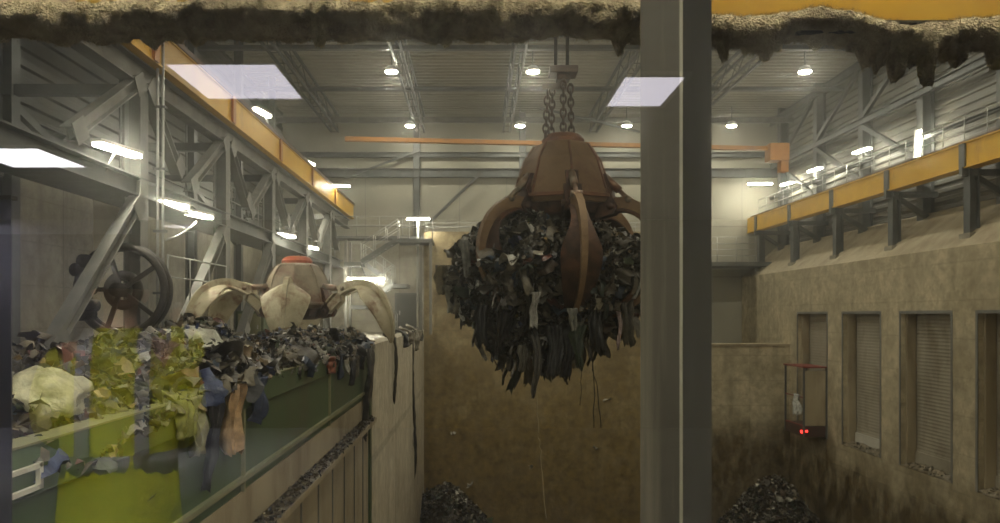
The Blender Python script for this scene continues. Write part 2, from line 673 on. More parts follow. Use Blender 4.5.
w.box((-2.5, GY - .04, 1.33), (2.5, GY + .06, 1.42))
w.box((-2.5, GY - .04, -1.25), (-2.38, GY + .06, 1.42))
w.box((2.38, GY - .04, -1.25), (2.5, GY + .06, 1.42))
w.build('window_frame', M['post'], win)
# sides of the cabin front beside the window
w = MB()
w.box((-8.2, GY - .04, -1.75), (-2.5, GY + .15, 1.5))
w.box((2.5, GY - .04, -1.75), (4.2, GY + .15, 1.5))
w.box((-2.5, GY - .04, -1.75), (2.5, GY + .15, -1.25))
struct('wall_cabin_front', w, M['cabwall'])

df = bpy.data.materials.new('dust_film')
df.use_nodes = True
dn = df.node_tree
dn.nodes.clear()
dv = dn.nodes.new('ShaderNodeVolumeScatter')
dv.inputs['Density'].default_value = 5.5
dv.inputs['Anisotropy'].default_value = .975
do = dn.nodes.new('ShaderNodeOutputMaterial')
dn.links.new(dv.outputs[0], do.inputs['Volume'])
w = MB()
w.box((-2.37, GY + .02, -1.12), (2.37, GY + .03, 1.32))
tag(w.build('dust_film', df, origin=(0, GY, 0)), 'thin film of dust on the outside of the window glass', 'dust', kind='stuff')

# ceiling panels in the cabin
def ceil_panel(x0, x1, y0, y1, label, mat='panel'):
    t = thing('ceiling_panel_light', label, 'ceiling light', ((x0 + x1) / 2, (y0 + y1) / 2, 1.4), 'square ceiling lights in the control room')
    b = MB()
    b.box((x0 - .03, y0 - .03, 1.375), (x1 + .03, y0, 1.4))
    b.box((x0 - .03, y1, 1.375), (x1 + .03, y1 + .03, 1.4))
    b.box((x0 - .03, y0, 1.375), (x0, y1, 1.4))
    b.box((x1, y0, 1.375), (x1 + .03, y1, 1.4))
    b.build('frame', M['cabwall'], t)
    b = MB()
    b.box((x0, y0, 1.38), (x1, y1, 1.398))
    b.build('diffuser', M[mat], t)


def mir(y):
    return 2 * GY - y


ceil_panel(-1.70, -1.10, mir(4.78), mir(4.12), 'lilac white square ceiling light mirrored in glass below the left dust beam')
ceil_panel(.87, 1.22, mir(4.95), mir(4.34), 'lilac white square ceiling light mirrored in glass across the grey post')
ceil_panel(-7.7, -6.85, mir(10.4), mir(9.3), 'added unseen ceiling light brightening the rear wall of the control room', 'paneladded')  # added out of view to lift the mirrored rear wall
ceil_panel(.4, 1.0, -.95, -.35, 'added unseen ceiling light near the window brightening the grey post', 'panelbright')  # added out of view to brighten the post front
ceil_panel(-4.3, -3.62, mir(7.0), mir(6.2), 'white square ceiling light mirrored in glass at far left edge', 'panelbright')
for sx_, sy_, lb in ((-1.65, -.35, 'added ceiling spot brightening the person in the hi-vis jacket'), (-1.0, -.4, 'added second ceiling spot brightening the hi-vis jacket from beside the window'), (-3.45, mir(8.75), 'added ceiling spot brightening the far person at the rear of the control room')):  # added unseen spots that brighten the mirrored jackets
    t = thing('added_spotlight', lb, 'ceiling light', (sx_, sy_, 1.4))
    b = MB()
    b.lathe((sx_, sy_, 0), [(.2, 1.4), (.2, 1.03), (.17, 1.03), (.17, 1.37)], 20)
    b.build('frame', M['cabwall'], t)
    b = MB()
    b.lathe((sx_, sy_, 0), [(.16, 1.366), (.16, 1.352)], 20)
    b.build('diffuser', M['spot'], t)

# =========================================================== FRONT POST + DUST
t = thing('steel_post', 'tall grey steel post standing just outside the window', 'post', (.364, 1.3, -1.2))
b = MB()
b.box((.364, 1.33, -1.2), (.374, 1.65, 1.6))
b.build('web', M['post'], t)
b = MB()
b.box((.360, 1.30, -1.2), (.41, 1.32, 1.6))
b.build('flange', M['postlit'], t)
b = MB()
b.box((.368, 1.65, -1.2), (.41, 1.66, 1.6))
b.build('flange', M['post'], t)
t = thing('steel_post', 'dark steel post at the far left edge outside the window', 'post', (-.83, 1.35, -1.2))
b = MB()
b.box((-.95, 1.40, -1.2), (-.866, 1.404, .215))
b.build('web', M['cabdark'], t)
b = MB()
b.box((-.96, 1.39, .215), (-.86, 1.41, .222))
b.build('cap_plate', M['post'], t)


def fluff(name, label, x0, x1, zf, rad, drips, seed, Yc=1.78, nfib=9000, flat=1.0):
    rr = random.Random(seed)
    b = MB()
    nx, na = int((x1 - x0) / .006), 26
    grid = []
    for i in range(nx + 1):
        x = x0 + (x1 - x0) * i / nx
        z = zf(x)
        row = []
        for k in range(na + 1):
            a = 2 * PI * k / na
            p = V((x, Yc + rad * 1.25 * math.cos(a), z + rad * flat * math.sin(a)))
            d = noise.fractal(p * 14 + V((seed, 0, 0)), .9, 2.1, 5)
            d2 = noise.noise(p * 55 + V((0, seed, 0)))
            low = 1.0 if math.sin(a) < -.2 else .55
            rr_ = rad * (1 + .42 * d * low + .16 * d2)
            p = V((x + .01 * d2, Yc + rr_ * 1.25 * math.cos(a), z + rr_ * flat * math.sin(a)))
            if math.sin(a) < -.3:
                for dx, ln, wd in drips:
                    e = abs(x - dx) / wd
                    if e < 1:
                        p.z -= ln * (1 - e) ** 1.4 * min(1, (-math.sin(a) - .3) * 2.2)
            row.append(p)
        grid.append(row)
    b.sheet(grid)
    for _ in range(nfib):
        i = rr.randrange(nx)
        k = rr.randrange(na)
        p = grid[i][k].copy()
        a = 2 * PI * k / na
        n = V((rr.uniform(-.8, .8), math.cos(a), math.sin(a) + rr.uniform(-.5, .3))).normalized()
        ln = rr.uniform(.004, .013)
        wv = V((rr.uniform(-1, 1), rr.uniform(-1, 1), rr.uniform(-1, 1))).normalized() * .0005
        m = p + n * ln * .6 + wv * 5
        q = p + n * ln + V((rr.uniform(-1, 1), 0, rr.uniform(-1, .2))) * ln * .5
        b.add([p - wv, p + wv, m + wv * .7, m - wv * .7, q], [(0, 1, 2, 3), (3, 2, 4)])
    o = b.build(name, M['fluff'], fix=False)
    return tag(o, label, 'dust', kind='stuff')


def bx(px, Y=1.78):
    return (px - 475) * Y / K


YD = 1.78
b = MB()
zl = lambda x: .700 + .004 * math.sin(x * 9)
zr = lambda x: .668 + .012 * math.sin((x - .5) * 7) + .01 * math.sin(x * 17)
b.ibeam((bx(-260), YD, .70), (bx(680), YD, .70), .05, .03, .006, .006)
tag(b.build('support_beam', M['post'], origin=(bx(300), YD, .7)), 'horizontal steel beam under thick dust left of the grey post', 'beam')
b = MB()
b.ibeam((bx(700), YD, .675), (bx(1300), YD, .675), .05, .03, .006, .006)
tag(b.build('support_beam', M['post'], origin=(bx(880), YD, .675)), 'horizontal steel beam under shaggy dust right of the grey post', 'beam')
dl = [(bx(p), l, wd) for p, l, wd in ((60, .02, .04), (150, .02, .03), (195, .022, .02), (318, .02, .012), (300, .012, .02), (445, .02, .012), (620, .035, .02), (660, .05, .05), (520, .01, .03), (690, .05, .04))]
fluff('dust_fluff', 'thick felted beige dust along the top beam left of the grey post', bx(-260), bx(700), zl, .043, dl, 3, nfib=19000)
dr = [(bx(p), l, wd) for p, l, wd in ((724, .055, .008), (765, .035, .012), (778, .02, .010), (868, .05, .016), (880, .055, .009), (897, .07, .011), (925, .08, .009), (948, .02, .02), (958, .035, .008), (995, .06, .012), (1060, .05, .012), (1150, .04, .02), (1230, .06, .01), (820, .015, .02), (842, .012, .02), (745, .018, .006), (855, .03, .006), (910, .03, .006))]
fluff('dust_fluff', 'shaggy beige dust with hanging tufts right of the grey post', bx(700), bx(1300), zr, .036, dr, 11, nfib=19000)

# ============================================================== RIGHT RUNWAY
YR = [26.6, 31.5, 36.4, 41.3, 46.2]
XG = 17.3
t = thing('crane_runway', 'long yellow crane runway girder along the right wall', 'crane rail', (XG, 30, 5.2))
ends = [14.0, 21.7] + YR + [48.0 - .3]
for a, c in zip(ends[:-1], ends[1:]):
    b = MB()
    b.ibeam((XG + .22, a + .02, 5.65), (XG + .22, c - .02, 5.65), .5, .92, .05, .40)
    b.build('girder', M['yellow'], t)
for y in ends[1:-1]:
    b = MB()
    b.box((XG - .05, y - .16, 5.22), (XG + .02, y + .16, 6.08))
    b.box((XG - .08, y - .09, 4.9), (XG + .3, y + .09, 5.25))
    b.build('joint_plate', M['steel'], t)
b = MB()
b.box((XG + .16, 14, 6.11), (XG + .28, 47.6, 6.24))
b.build('rail', M['darkrust'], t)
for i, y in enumerate(YR):
    s = thing('runway_bracket', '%s grey bracket post under the right yellow runway' % (ORD[i] if i else 'nearest visible'), 'bracket', (17.6, y, 2.8), 'bracket posts under the right runway')
    b = MB()
    b.ibeam((17.62, y, 2.7), (17.62, y, 5.2), .36, .36, .03, .03, V((1, 0, 0)))
    b.build('post', M['steel'], s)
    b = MB()
    b.bar((17.75, y, 4.9), (19.3, y, 3.9), .16, .2)
    b.build('brace', M['steel'], s)
    b = MB()
    b.bar((17.6, y, 5.05), (19.4, y, 5.05), .2, .22)
    b.build('outrigger', M['steel'], s)
    b = MB()
    b.box((17.35, y - .3, 2.62), (17.95, y + .3, 2.9))
    b.build('base_plate', M['conc'], s)
for i, y in enumerate(YR):
    b = MB()
    b.ibeam((19.1, y + .3, 3.9), (19.1, y + .3, ZC), .45, .5, .03, .03, V((1, 0, 0)))
    tag(b.build('steel_column', M['steel'], origin=(19.1, y + .3, 3.9)), '%s grey steel column against the ribbed right cladding' % (ORD[i] if i else 'nearest visible'), 'column', 'columns against the right cladding')
for nm, z, h, lb in (('wall_girt', 9.4, .32, 'long grey horizontal girt crossing the right columns halfway up'), ('eaves_beam', 12.2, .4, 'long grey eaves beam under the roof along the right wall'), ('wall_girt', 7.4, .15, 'thin lower girt behind the right walkway railing')):
    b = MB()
    b.ibeam((18.8, 14, z), (18.8, YB - .1, z), .2, h)
    tag(b.build(nm, M['steel'], origin=(18.8, 30, z)), lb, 'beam')
for i in range(1, len(YR) - 1):
    for j, (z0, z1, wd) in enumerate(((12.1, 9.5, 'upper'), (9.3, 6.6, 'lower'))):
        b = MB()
        ya, yb_ = (YR[i] + .3, YR[i + 1] + .3)
        if j:
            b.bar((18.85, yb_, z0), (18.85, ya, z1), .16, .22)
        else:
            b.bar((18.85, ya, z0), (18.85, yb_, z1), .16, .22)
        tag(b.build('diagonal_brace', M['steel'], origin=(18.85, (ya + yb_) / 2, z1)), '%s diagonal brace in the %s visible bay of the right cladding' % (wd, ORD[i]), 'brace', 'diagonal braces on the right cladding')


def railing(label, pts, h, gap, mat, group, rails=(1.0, .55), r=.022, kick=False):
    p0 = V(pts[0])
    t = thing('guard_railing', label, 'railing', p0, group)
    for a, c in zip(pts[:-1], pts[1:]):
        a, c = V(a), V(c)
        n = max(1, round((c - a).length / gap))
        for i in range(n + 1):
            p = a.lerp(c, i / n)
            b = MB()
            b.tube([p, p + V((0, 0, h))], r, 6)
            b.build('post', mat, t)
        for f in rails:
            b = MB()
            b.tube([a + V((0, 0, h * f)), c + V((0, 0, h * f))], r, 6)
            b.build('rail', mat, t)
        if kick:
            b = MB()
            b.bar(a + V((0, 0, .08)), c + V((0, 0, .08)), .02, .14)
            b.build('kick_board', mat, t)
    return t


b = MB()
b.box((17.85, 14, 6.02), (18.8, 47.6, 6.1))
tag(b.build('walkway', M['steel'], origin=(18.3, 30, 6.05)), 'narrow grating walkway behind the right yellow runway', 'walkway')
railing('pipe guard railing along the right runway walkway', [(17.9, 20, 6.1), (17.9, 47.3, 6.1)], 1.15, 1.25, M['galv'], 'pipe guard railings')

# --------------------------------------------------------------------- lamps
def tube_lamp(p, dv, ln, label, group, mat='lamp', twin=True, arm=None, r=.035):
    p, dv = V(p), V(dv).normalized()
    t = thing('strip_lamp', label, 'lamp', p, group)
    s = dv.cross(V((0, 0, 1)))
    s = s.normalized() if s.length > .1 else V((0, 1, 0))
    u = s.cross(dv).normalized()
    if u.z < 0:
        u = -u
    b = MB()
    b.bar(p - dv * ln / 2 + u * .09, p + dv * ln / 2 + u * .09, .26, .07)
    b.build('housing', M['lampbody'], t)
    for k in ((-1, 1) if twin else (0,)):
        b = MB()
        b.tube([p - dv * ln * .48 + s * .07 * k, p + dv * ln * .48 + s * .07 * k], r, 8)
        b.build('tube', M[mat], t)
    b = MB()
    b.bar(p + u * .09, arm if arm else p + u * .28, .05, .05)
    b.build('bracket', M['steel'], t)
    return t


GL = 'strip lamps along the left steelwork'
LX = -6.75
for px, py, Y, ln, lb in (
    (118, 151, 14.2, 1.2, 'bright strip lamp on the left gallery beam nearest the window'),
    (173, 205, 16.9, 1.0, 'strip lamp under the left gallery beam, left of a near pair'),
    (199, 216, 18.5, 1.0, 'strip lamp under the left gallery beam, right of a near pair'),
    (286, 236, 27.0, 1.2, 'strip lamp on the left gallery beam above the parked open grab'),
    (311, 248, 31.5, 1.2, 'strip lamp on the left gallery beam behind the parked open grab'),
):
    tube_lamp(at(px, py, Y * 8 / 7), (.25, 1, 0), ln * 1.1, lb, GL, arm=V((-8.0, Y * 8 / 7, 3.1)))
for px, py, Y, lb in (
    (262, 113, 25.4, 'strip lamp above the left yellow runway, nearest of two'),
    (308, 163, 32.0, 'strip lamp above the left yellow runway, farther of two'),
):
    tube_lamp(at(px, py, Y * 8 / 7), (.2, 1, 0), 1.2, lb, GL, arm=V((-7.7, Y * 8 / 7, 6.8)))
tube_lamp(at(337, 186, 40.5), (1, .15, 0), 1.4, 'glaring strip lamp beside the far end of the left yellow runway', GL, arm=V((-7.7, 40.6, 6.8)))
tube_lamp(at(312, 197, 39.0), (1, .1, 0), 1.1, 'dim strip lamp just below the far left yellow runway', GL, arm=V((-7.95, 39.1, 5.8)))
tube_lamp(at(418, 219, 39.8), (1, 0, 0), 1.25, 'strip lamp on the pole at the back stair landing', 'strip lamps at the back of the hall')
tube_lamp(at(366, 279, 38.4), (1, .1, 0), 1.9, 'glaring strip lamp below the back stairs', 'strip lamps at the back of the hall', arm=V((-5.9, 38.85, 2.6)), r=.07)
tube_lamp(at(760, 184, 46.0), (1, 0, 0), 1.5, 'strip lamp on the far wall beside the right runway end', 'strip lamps at the back of the hall', arm=at(760, 184, 46.0) + V((0, 1.75, .1)))
GR = 'strip lamps along the right walkway'
for px, py, X, lb in ((787, 184, 18.7, 'farthest strip lamp above the right walkway'), (815, 170, 18.6, 'second farthest strip lamp above the right walkway'), (862, 151, 18.5, 'long strip lamp above the right walkway, nearest but one')):
    Y = X * K / (px - 475)
    tube_lamp(at(px, py, Y), (0, 1, .05), 1.5, lb, GR, arm=V((18.85, Y, 7.42)))
Y = 18.5 * K / (919 - 475)
tube_lamp(at(919, 145, Y), (0.05, 0, 1), 1.25, 'upright strip lamp on a column above the right walkway', GR, arm=V((18.85, Y, 7.42)))

tube_lamp((-1.3, 1.45, 2.6), (1, 0, 0), 1.5, 'added unseen strip lamp above the left half of the window', 'added strip lamps above the window', arm=V((-1.3, 1.3, 2.8)))  # both lamps here are added, unseen, to brighten the dust on the beam
tube_lamp((1.3, 1.45, 2.6), (1, 0, 0), 1.5, 'added unseen strip lamp above the right half of the window', 'added strip lamps above the window', arm=V((1.3, 1.3, 2.8)))

# ceiling floodlights in rows
fl = None
for j, Y in enumerate((5, 15, 25, 35, 45)):
    for i, X in enumerate((-3.9, 2.7, 9.1, 15.4)):
        lb = 'square ceiling floodlight, %s row from the window, %s from the left' % (('first', 'second', 'third', 'fourth', 'last')[j], ('first', 'second', 'third', 'fourth')[i])
        if fl is None:
            fl = thing('ceiling_floodlight', lb, 'lamp', (X, Y, 11.3), 'ceiling floodlights in rows')
            b = MB()
            b.lathe((X, Y, 11.3), [(.30, .05), (.30, .12), (.2, .3), (.1, .34)], 16)
            b.build('housing', M['lampbody'], fl)
            b = MB()
            b.lathe((X, Y, 11.3), [(.24, 0), (.28, .03), (.28, .06)], 16)
            b.build('lens', M['flood'], fl)
            b = MB()
            b.bar((X, Y, 11.6), (X, Y, 12.5), .05, .05)
            b.build('hanger', M['steel'], fl)
        else:
            dup(fl, (X, Y, 11.3), 0, lb)

# ---------------------------------------------------------------- roof steel
def truss(X, label):
    t = thing('roof_truss', label, 'truss', (X, 30, 11.5), 'roof trusses running down the hall')
    for z in (12.65, 11.65):
        for dx in (-.22, .22):
            b = MB()
            b.bar((X + dx, 16, z), (X + dx, YB - .1, z), .1, .14)
            b.build('chord', M['steel'], t)
    b = MB()
    n = 22
    for k in range(n):
        y0 = 16 + (YB - 16.1) * k / n
        y1 = 16 + (YB - 16.1) * (k + 1) / n
        za, zb = (12.6, 11.7) if k % 2 else (11.7, 12.6)
        for dx in (-.22, .22):
            b.bar((X + dx, y0, za), (X + dx, y1, zb), .04, .04)
        b.bar((X - .22, y1, 11.65), (X + .22, y1, 11.65), .04, .04)
    b.build('web', M['steel'], t)


for X, lb in ((-8.9, 'lattice roof truss above the left yellow runway'), (-3.45, 'lattice roof truss above the partition wall'), (2.0, 'lattice roof truss above the loaded grab'), (7.5, 'lattice roof truss behind the grey window post'), (12.9, 'lattice roof truss nearest the right cladding')):
    truss(X, lb)
for i, Y in enumerate((45.2, 39.0, 33.0, 27.0, 21.0)):
    b = MB()
    b.ibeam((-12.2, Y, 11.75), (19.2, Y, 11.75), .2, .34 if i == 0 else .2)
    tag(b.build('cross_beam', M['steel'] if i else M['lsteel'], origin=(3, Y, 11.7)), '%s grey cross beam under the roof counted from the far wall' % ('first', 'second', 'third', 'fourth', 'fifth')[i], 'beam', 'cross beams under the roof')
for z, h, lb in ((9.0, .55, 'deep grey beam across the far wall above the white panels'), (10.15, .3, 'upper grey beam across the far wall under the roof')):
    b = MB()
    b.ibeam((-12.2, YB - .25, z), (19.2, YB - .25, z), .3, h)
    tag(b.build('wall_beam', M['steel'], origin=(3, YB - .25, z)), lb, 'beam')
for X, lb in ((-3.7, 'grey column on the far wall above the stair landing lamp'), (3.0, 'grey column on the far wall behind the loaded grab')):
    b = MB()
    b.ibeam((X, YB - .3, 4), (X, YB - .3, ZC), .45, .4, .03, .03, V((1, 0, 0)))
    tag(b.build('steel_column', M['steel'], origin=(X, YB - .3, 4)), lb, 'column')
b = MB()
b.bar(at(430, 222, 47.3), at(482, 172, 47.3), .16, .16)
tag(b.build('diagonal_brace', M['steel'], origin=at(430, 222, 47.3)), 'thin diagonal brace on the far wall left of the loaded grab', 'brace')
b = MB()
b.bar(at(345, 178, 47.3), at(420, 150, 47.3), .12, .12)
tag(b.build('diagonal_brace', M['steel'], origin=at(420, 150, 47.3)), 'shallow diagonal brace high on the far wall near the left runway end', 'brace')

# far slim orange girder
t = thing('crane_girder', 'slim orange crane girder spanning the far end of the hall', 'crane', at(560, 141, 39))
b = MB()
pa, pb = at(345, 139, 37.4), at(778, 149, 40.2)
b.bar(pa, pb, .3, .2)
b.build('girder', M['orange'], t)
b = MB()
b.cbox(at(777, 153, 40.0), (1.0, .8, .9))
b.build('end_carriage', M['orange'], t)
b = MB()
b.cbox(at(783, 163, 40.0), (.4, .5, 1.0))
b.build('end_carriage', M['orange'], t)
b = MB()
b.bar(at(540, 108, 39), at(640, 132, 39), .1, .1)
b.build('stay', M['steel'], t)

# near crane bridge, carries the loaded grab
GX, GYc, HZ = 1.97, 16.8, 2.4
t = thing('crane_bridge', 'yellow crane bridge girder above the window carrying the loaded grab', 'crane', (5, 16.8, 6.9))
for dy in (-1.3, 1.3):
    b = MB()
    b.box((-7.6, GYc + dy - .3, 6.88), (17.4, GYc + dy + .3, 8.2))
    b.build('girder', M['yellow'], t)
for X, zc in ((-7.6, 7.0), (17.42, 6.26)):
    b = MB()
    b.box((X - .2, GYc - 2.2, zc), (X + .2, GYc + 2.2, 7.3))
    b.build('end_carriage', M['yellow'], t)
b = MB()
b.box((GX - 1.1, GYc - 1.5, 8.2), (GX + 1.1, GYc + 1.5, 8.9))
b.build('hoist_trolley', M['steel'], t)
for dx in (-.16, .1):
    b = MB()
    b.tube([(GX + dx, GYc, 5.5), (GX + dx, GYc, 8.3)], .04, 8)
    b.build('hoist_rope', M['rope'], t)

# ============================================================= LEFT STEELWORK
LS = 8 / 7
XC = -8.0


def ls(*p):
    return V(p) * LS

t = thing('crane_runway', 'long yellow crane runway girder along the left steelwork', 'crane rail', ls(-6.6, 25, 5.2))
e2 = [12.0, 15.5, 20.5, 25.5, 30.5, 35.5, 41.0]
for a, c in zip(e2[:-1], e2[1:]):
    b = MB()
    b.ibeam(ls(-6.75, a + .02, 5.6), ls(-6.75, c - .02, 5.6), .34, .86, .04, .25)
    b.build('girder', M['yellow'], t)
for y in e2[1:-1]:
    b = MB()
    b.box(ls(-6.62, y - .12, 5.24), ls(-6.56, y + .12, 5.96))
    b.build('joint_plate', M['orange'], t)
b = MB()
b.box(ls(-6.7, 12, 5.98), ls(-6.58, 41, 6.1))
b.build('rail', M['darkrust'], t)
b = MB()
b.ibeam(ls(-6.95, 8, 4.95), ls(-6.95, 41, 4.95), .38, .56, .04, .03)
tag(b.build('runway_beam', M['lsteel'], origin=(-6.95, 25, 4.95)), 'grey steel beam directly below the left yellow runway', 'beam')
b = MB()
b.ibeam(ls(-7.0, 6, 2.62), ls(-7.0, 41, 2.62), .42, .46, .04, .03)
tag(b.build('gallery_beam', M['steel'], origin=(-7.0, 25, 2.6)), 'long grey gallery beam carrying lamps along the left side', 'beam')
b = MB()
b.box(ls(-9.2, 6, 2.78), ls(-7.15, 41, 2.86))
tag(b.build('gallery_walkway', M['steel'], origin=(-8, 25, 2.8)), 'grating gallery walkway behind the left lamp beam', 'walkway')
b = MB()
b.ibeam(ls(-9.6, 6, 6.9), ls(-9.6, 41, 6.9), .3, .4, .04, .03)
tag(b.build('gallery_beam', M['steel'], origin=(-9.6, 25, 6.9)), 'upper grey beam high behind the left yellow runway', 'beam')
b = MB()
b.ibeam(ls(-10.2, 6, 4.3), ls(-10.2, 41, 4.3), .3, .35, .04, .03)
tag(b.build('gallery_beam', M['steel'], origin=(-10.5, 25, 4.3)), 'middle grey beam deep behind the left gallery', 'beam')
YL = [12.0, 17.7, 23.7, 29.1, 34.9, 40.6]
for i, y in enumerate(YL):
    zb = -2.5 if y < 20.5 else -1.0
    nm = ['%s grey column of the left steelwork counted from the window' % ('first', 'second', 'third', 'fourth', 'fifth', 'sixth')[i]][0]
    b = MB()
    b.ibeam((XC, y, zb), (XC, y, 5.5), .42, .40, .03, .03, V((1, 0, 0)))
    tag(b.build('steel_column', M['lsteel'], origin=(XC, y, zb)), nm, 'column', 'columns of the left steelwork')
    b = MB()
    b.ibeam((-11, y, zb), (-11, y, ZC), .34, .34, .03, .03, V((1, 0, 0)))
    tag(b.build('steel_column', M['steel'], origin=(-11, y, zb)), '%s tall rear column behind the left gallery counted from the window' % ('first', 'second', 'third', 'fourth', 'fifth', 'sixth')[i], 'column', 'rear columns of the left steelwork')
    if i:
        o_ = ('first', 'second', 'third', 'fourth', 'fifth', 'sixth')[i]
        for z0, z1, dy, wd, mt in ((5.45, 3.5, -3.2, 'upper knee brace leaning towards the window at', 'lsteel'), (5.45, 3.8, 2.1, 'upper knee brace leaning away from the window at', 'lsteel'), (2.7, -.7, -3.9, 'lower raking brace at', 'lsteel')):
            b = MB()
            q0, q1 = V((XC + .12, y + (.2 if dy > 0 else -.2), z0)), V((XC + .12, y + dy, z1))
            b.ibeam(q0, q1, .26, .30, .03, .03)
            for f in (.06, .94):
                c = q0.lerp(q1, f)
                b.bar(c - (q1 - q0).normalized() * .25 + V((.16, 0, 0)), c + (q1 - q0).normalized() * .25 + V((.16, 0, 0)), .03, .45)
            o = b.build('diagonal_brace', M[mt], origin=q1)
            tag(o, '%s the %s left column' % (wd, o_), 'brace', 'braces of the left steelwork')
    b = MB()
    b.bar((XC - .2, y, 5.3), (-12.1, y, 5.3), .2, .25)
    tag(b.build('tie_beam', M['steel'], origin=(-10, y, 5.3)), '%s short tie beam from the left columns back to the wall' % ORD[i], 'beam', 'tie beams of the left steelwork')
    b = MB()
    b.bar((-11, y + .1, 5), (-11, y + 5.4, 3.3), .16, .2)
    tag(b.build('diagonal_brace', M['steel'], origin=(-11, y, 3.3)), '%s diagonal brace between the rear left columns' % ORD[i], 'brace', 'braces between the rear left columns')
for dx in (0, .13):
    pass
t = thing('conduit', 'thin vertical twin conduit beside the second left column', 'pipe', (-7.66, 18.2, -2.5))
for dx in (0, .13):
    b = MB()
    b.tube([(-7.68 + dx, 18.15, -2.5), (-7.68 + dx, 18.15, 6.9)], .035, 8)
    b.build('pipe', M['galv'], t)
b = MB()
for z in (-1, .5, 2, 3.5, 5):
    b.box((-7.78, 18.1, z), (-7.48, 18.24, z + .06))
b.build('clamp', M['steel'], t)
b = MB()
p0 = at(165, 300, 17)
b.tube([at(166, 240, 18.9), at(178, 236, 19.2), at(190, 228, 20), at(196, 222, 20.9)], .03, 8)
tag(b.build('cable', M['galv'], origin=at(166, 240, 18.9)), 'pale sagging cable between the near left columns', 'cable')
railing('pipe guard railing beside the left gallery above the dark low wall', [(-7.7, 18.8, .3), (-7.7, 23.2, .3)], 1.2, 1.4, M['galv'], 'pipe guard railings')
railing('pipe guard railing on the left gallery walkway above the lamps', [(-8.3, 24, 3.27), (-8.3, 46, 3.27)], 1.1, 1.55, M['galv'], 'pipe guard railings')
# added pier behind the columns, whitened in place of lamplight on the concrete
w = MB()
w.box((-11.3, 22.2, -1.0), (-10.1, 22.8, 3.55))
struct('wall_added_pier', w, M['litwhite'])
# cable reel on the second column
cr = V((-8.1, 17.15, .57))
t = thing('cable_reel', 'large dark round cable reel mounted on the second left column', 'cable reel', cr)
b = MB()
b.torus(cr, 1.0, .09, 'y', 1.0, 40, 10)
b.torus(cr + V((0, .28, 0)), 1.0, .09, 'y', 1.0, 40, 10)
b.build('rim', M['rope'], t)
b = MB()
b.torus(cr + V((0, .14, 0)), .34, .12, 'y', 1.0, 36, 10)
b.build('wound_cable', M['rope'], t)
for k in range(5):
    a = k * 2 * PI / 5 + .6
    b = MB()
    b.bar(cr, cr + V((math.cos(a), 0, math.sin(a))), .06, .10)
    b.build('spoke', M['rope'], t)
b = MB()
b.tube([cr + V((0, -.25, 0)), cr + V((0, .5, 0))], .16, 16)
b.build('hub', M['rope'], t)
b = MB()
for k in range(7):
    z = -.55 + k * .2
    b.tube([cr + V((-.82 + .1 * math.sin(k * 2.2), -.28, z)), cr + V((-.70 + .1 * math.sin(k * 2.2), .1, z))], .15, 12)
b.bar(cr + V((-.75, -.1, -.7)), cr + V((-.75, -.1, .8)), .16, .2)
b.build('drive_unit', M['rope'], t)

# low dark wall left of hopper
w = MB()
w.box((-12.2, 20.3, -2.5), (-6.6, 20.6, -.8))
struct('wall_low_left', w, M['brown'])

# ================================================================== BACK STAIRS
t = thing('steel_staircase', 'zigzag grey steel staircase at the back beside the partition wall', 'staircase', (-4.5, 39.6, -1.0))


def flight(x0, z0, x1, z1, y, wd=.8):
    for yy in (y - wd / 2, y + wd / 2):
        b = MB()
        b.bar((x0, yy, z0), (x1, yy, z1), .06, .22)
        b.build('stringer', M['steel'], t)
        b = MB()
        b.tube([(x0, yy, z0 + 1.0), (x1, yy, z1 + 1.0)], .03, 6)
        b.tube([(x0, yy, z0 + .55), (x1, yy, z1 + .55)], .02, 6)
        for f in (0, .33, .66, 1):
            x, z = x0 + (x1 - x0) * f, z0 + (z1 - z0) * f
            b.tube([(x, yy, z), (x, yy, z + 1.0)], .025, 6)
        b.build('handrail', M['galv'], t)
    b = MB()
    n = max(3, int(abs(z1 - z0) / .2))
    for k in range(n):
        f = (k + .5) / n
        b.cbox((x0 + (x1 - x0) * f, y, z0 + (z1 - z0) * f), (.26, wd, .03))
    b.build('tread', M['steel'], t)


def landing(x0, x1, y0, y1, z):
    b = MB()
    b.box((x0, y0, z - .2), (x1, y1, z))
    b.build('landing', M['steel'], t)


flight(-4.0, 3.95, -5.9, 2.75, 39.2)
flight(-5.9, 2.75, -4.3, 1.6, 40.1)
flight(-4.3, 1.6, -5.6, .5, 39.2)
flight(-5.6, .5, -4.2, -.95, 40.1)
landing(-4.0, -2.2, 38.8, 40.5, 3.95)
landing(-6.8, -5.9, 38.8, 40.5, 2.75)
landing(-4.3, -3.5, 38.8, 40.5, 1.6)
landing(-6.4, -5.6, 38.8, 40.5, .5)
for x, y in ((-2.3, 38.9), (-2.9, 40.3), (-6.7, 38.9), (-6.7, 40.3)):
    b = MB()
    b.bar((x, y, -1.0), (x, y, 3.9), .14, .14)
    b.build('post', M['lsteel'], t)
railing('guard railing around the top stair landing', [(-4.0, 38.8, 3.95), (-2.2, 38.8, 3.95)], 1.05, .6, M['galv'], 'pipe guard railings')
railing('guard railing along the top of the tall back pit wall', [(-2.6, YC + .2, 4.5), (10.3, YC + .2, 4.5)], .5, 1.6, M['galv'], 'pipe guard railings')
b = MB()
b.tube([(-3.03, 39.75, -.9), (-3.03, 39.75, 5.25)], .07, 8)
tag(b.build('lamp_pole', M['galv'], origin=(-3.03, 39.75, -.9)), 'thin grey pole carrying the lamp at the back stair landing', 'pole')
b = MB()
b.box((-12, 42.2, 4.3), (-2.8, 43.4, 4.45))
tag(b.build('walkway', M['steel'], origin=(-7, 42.8, 4.3)), 'high steel walkway behind the back stairs', 'walkway')
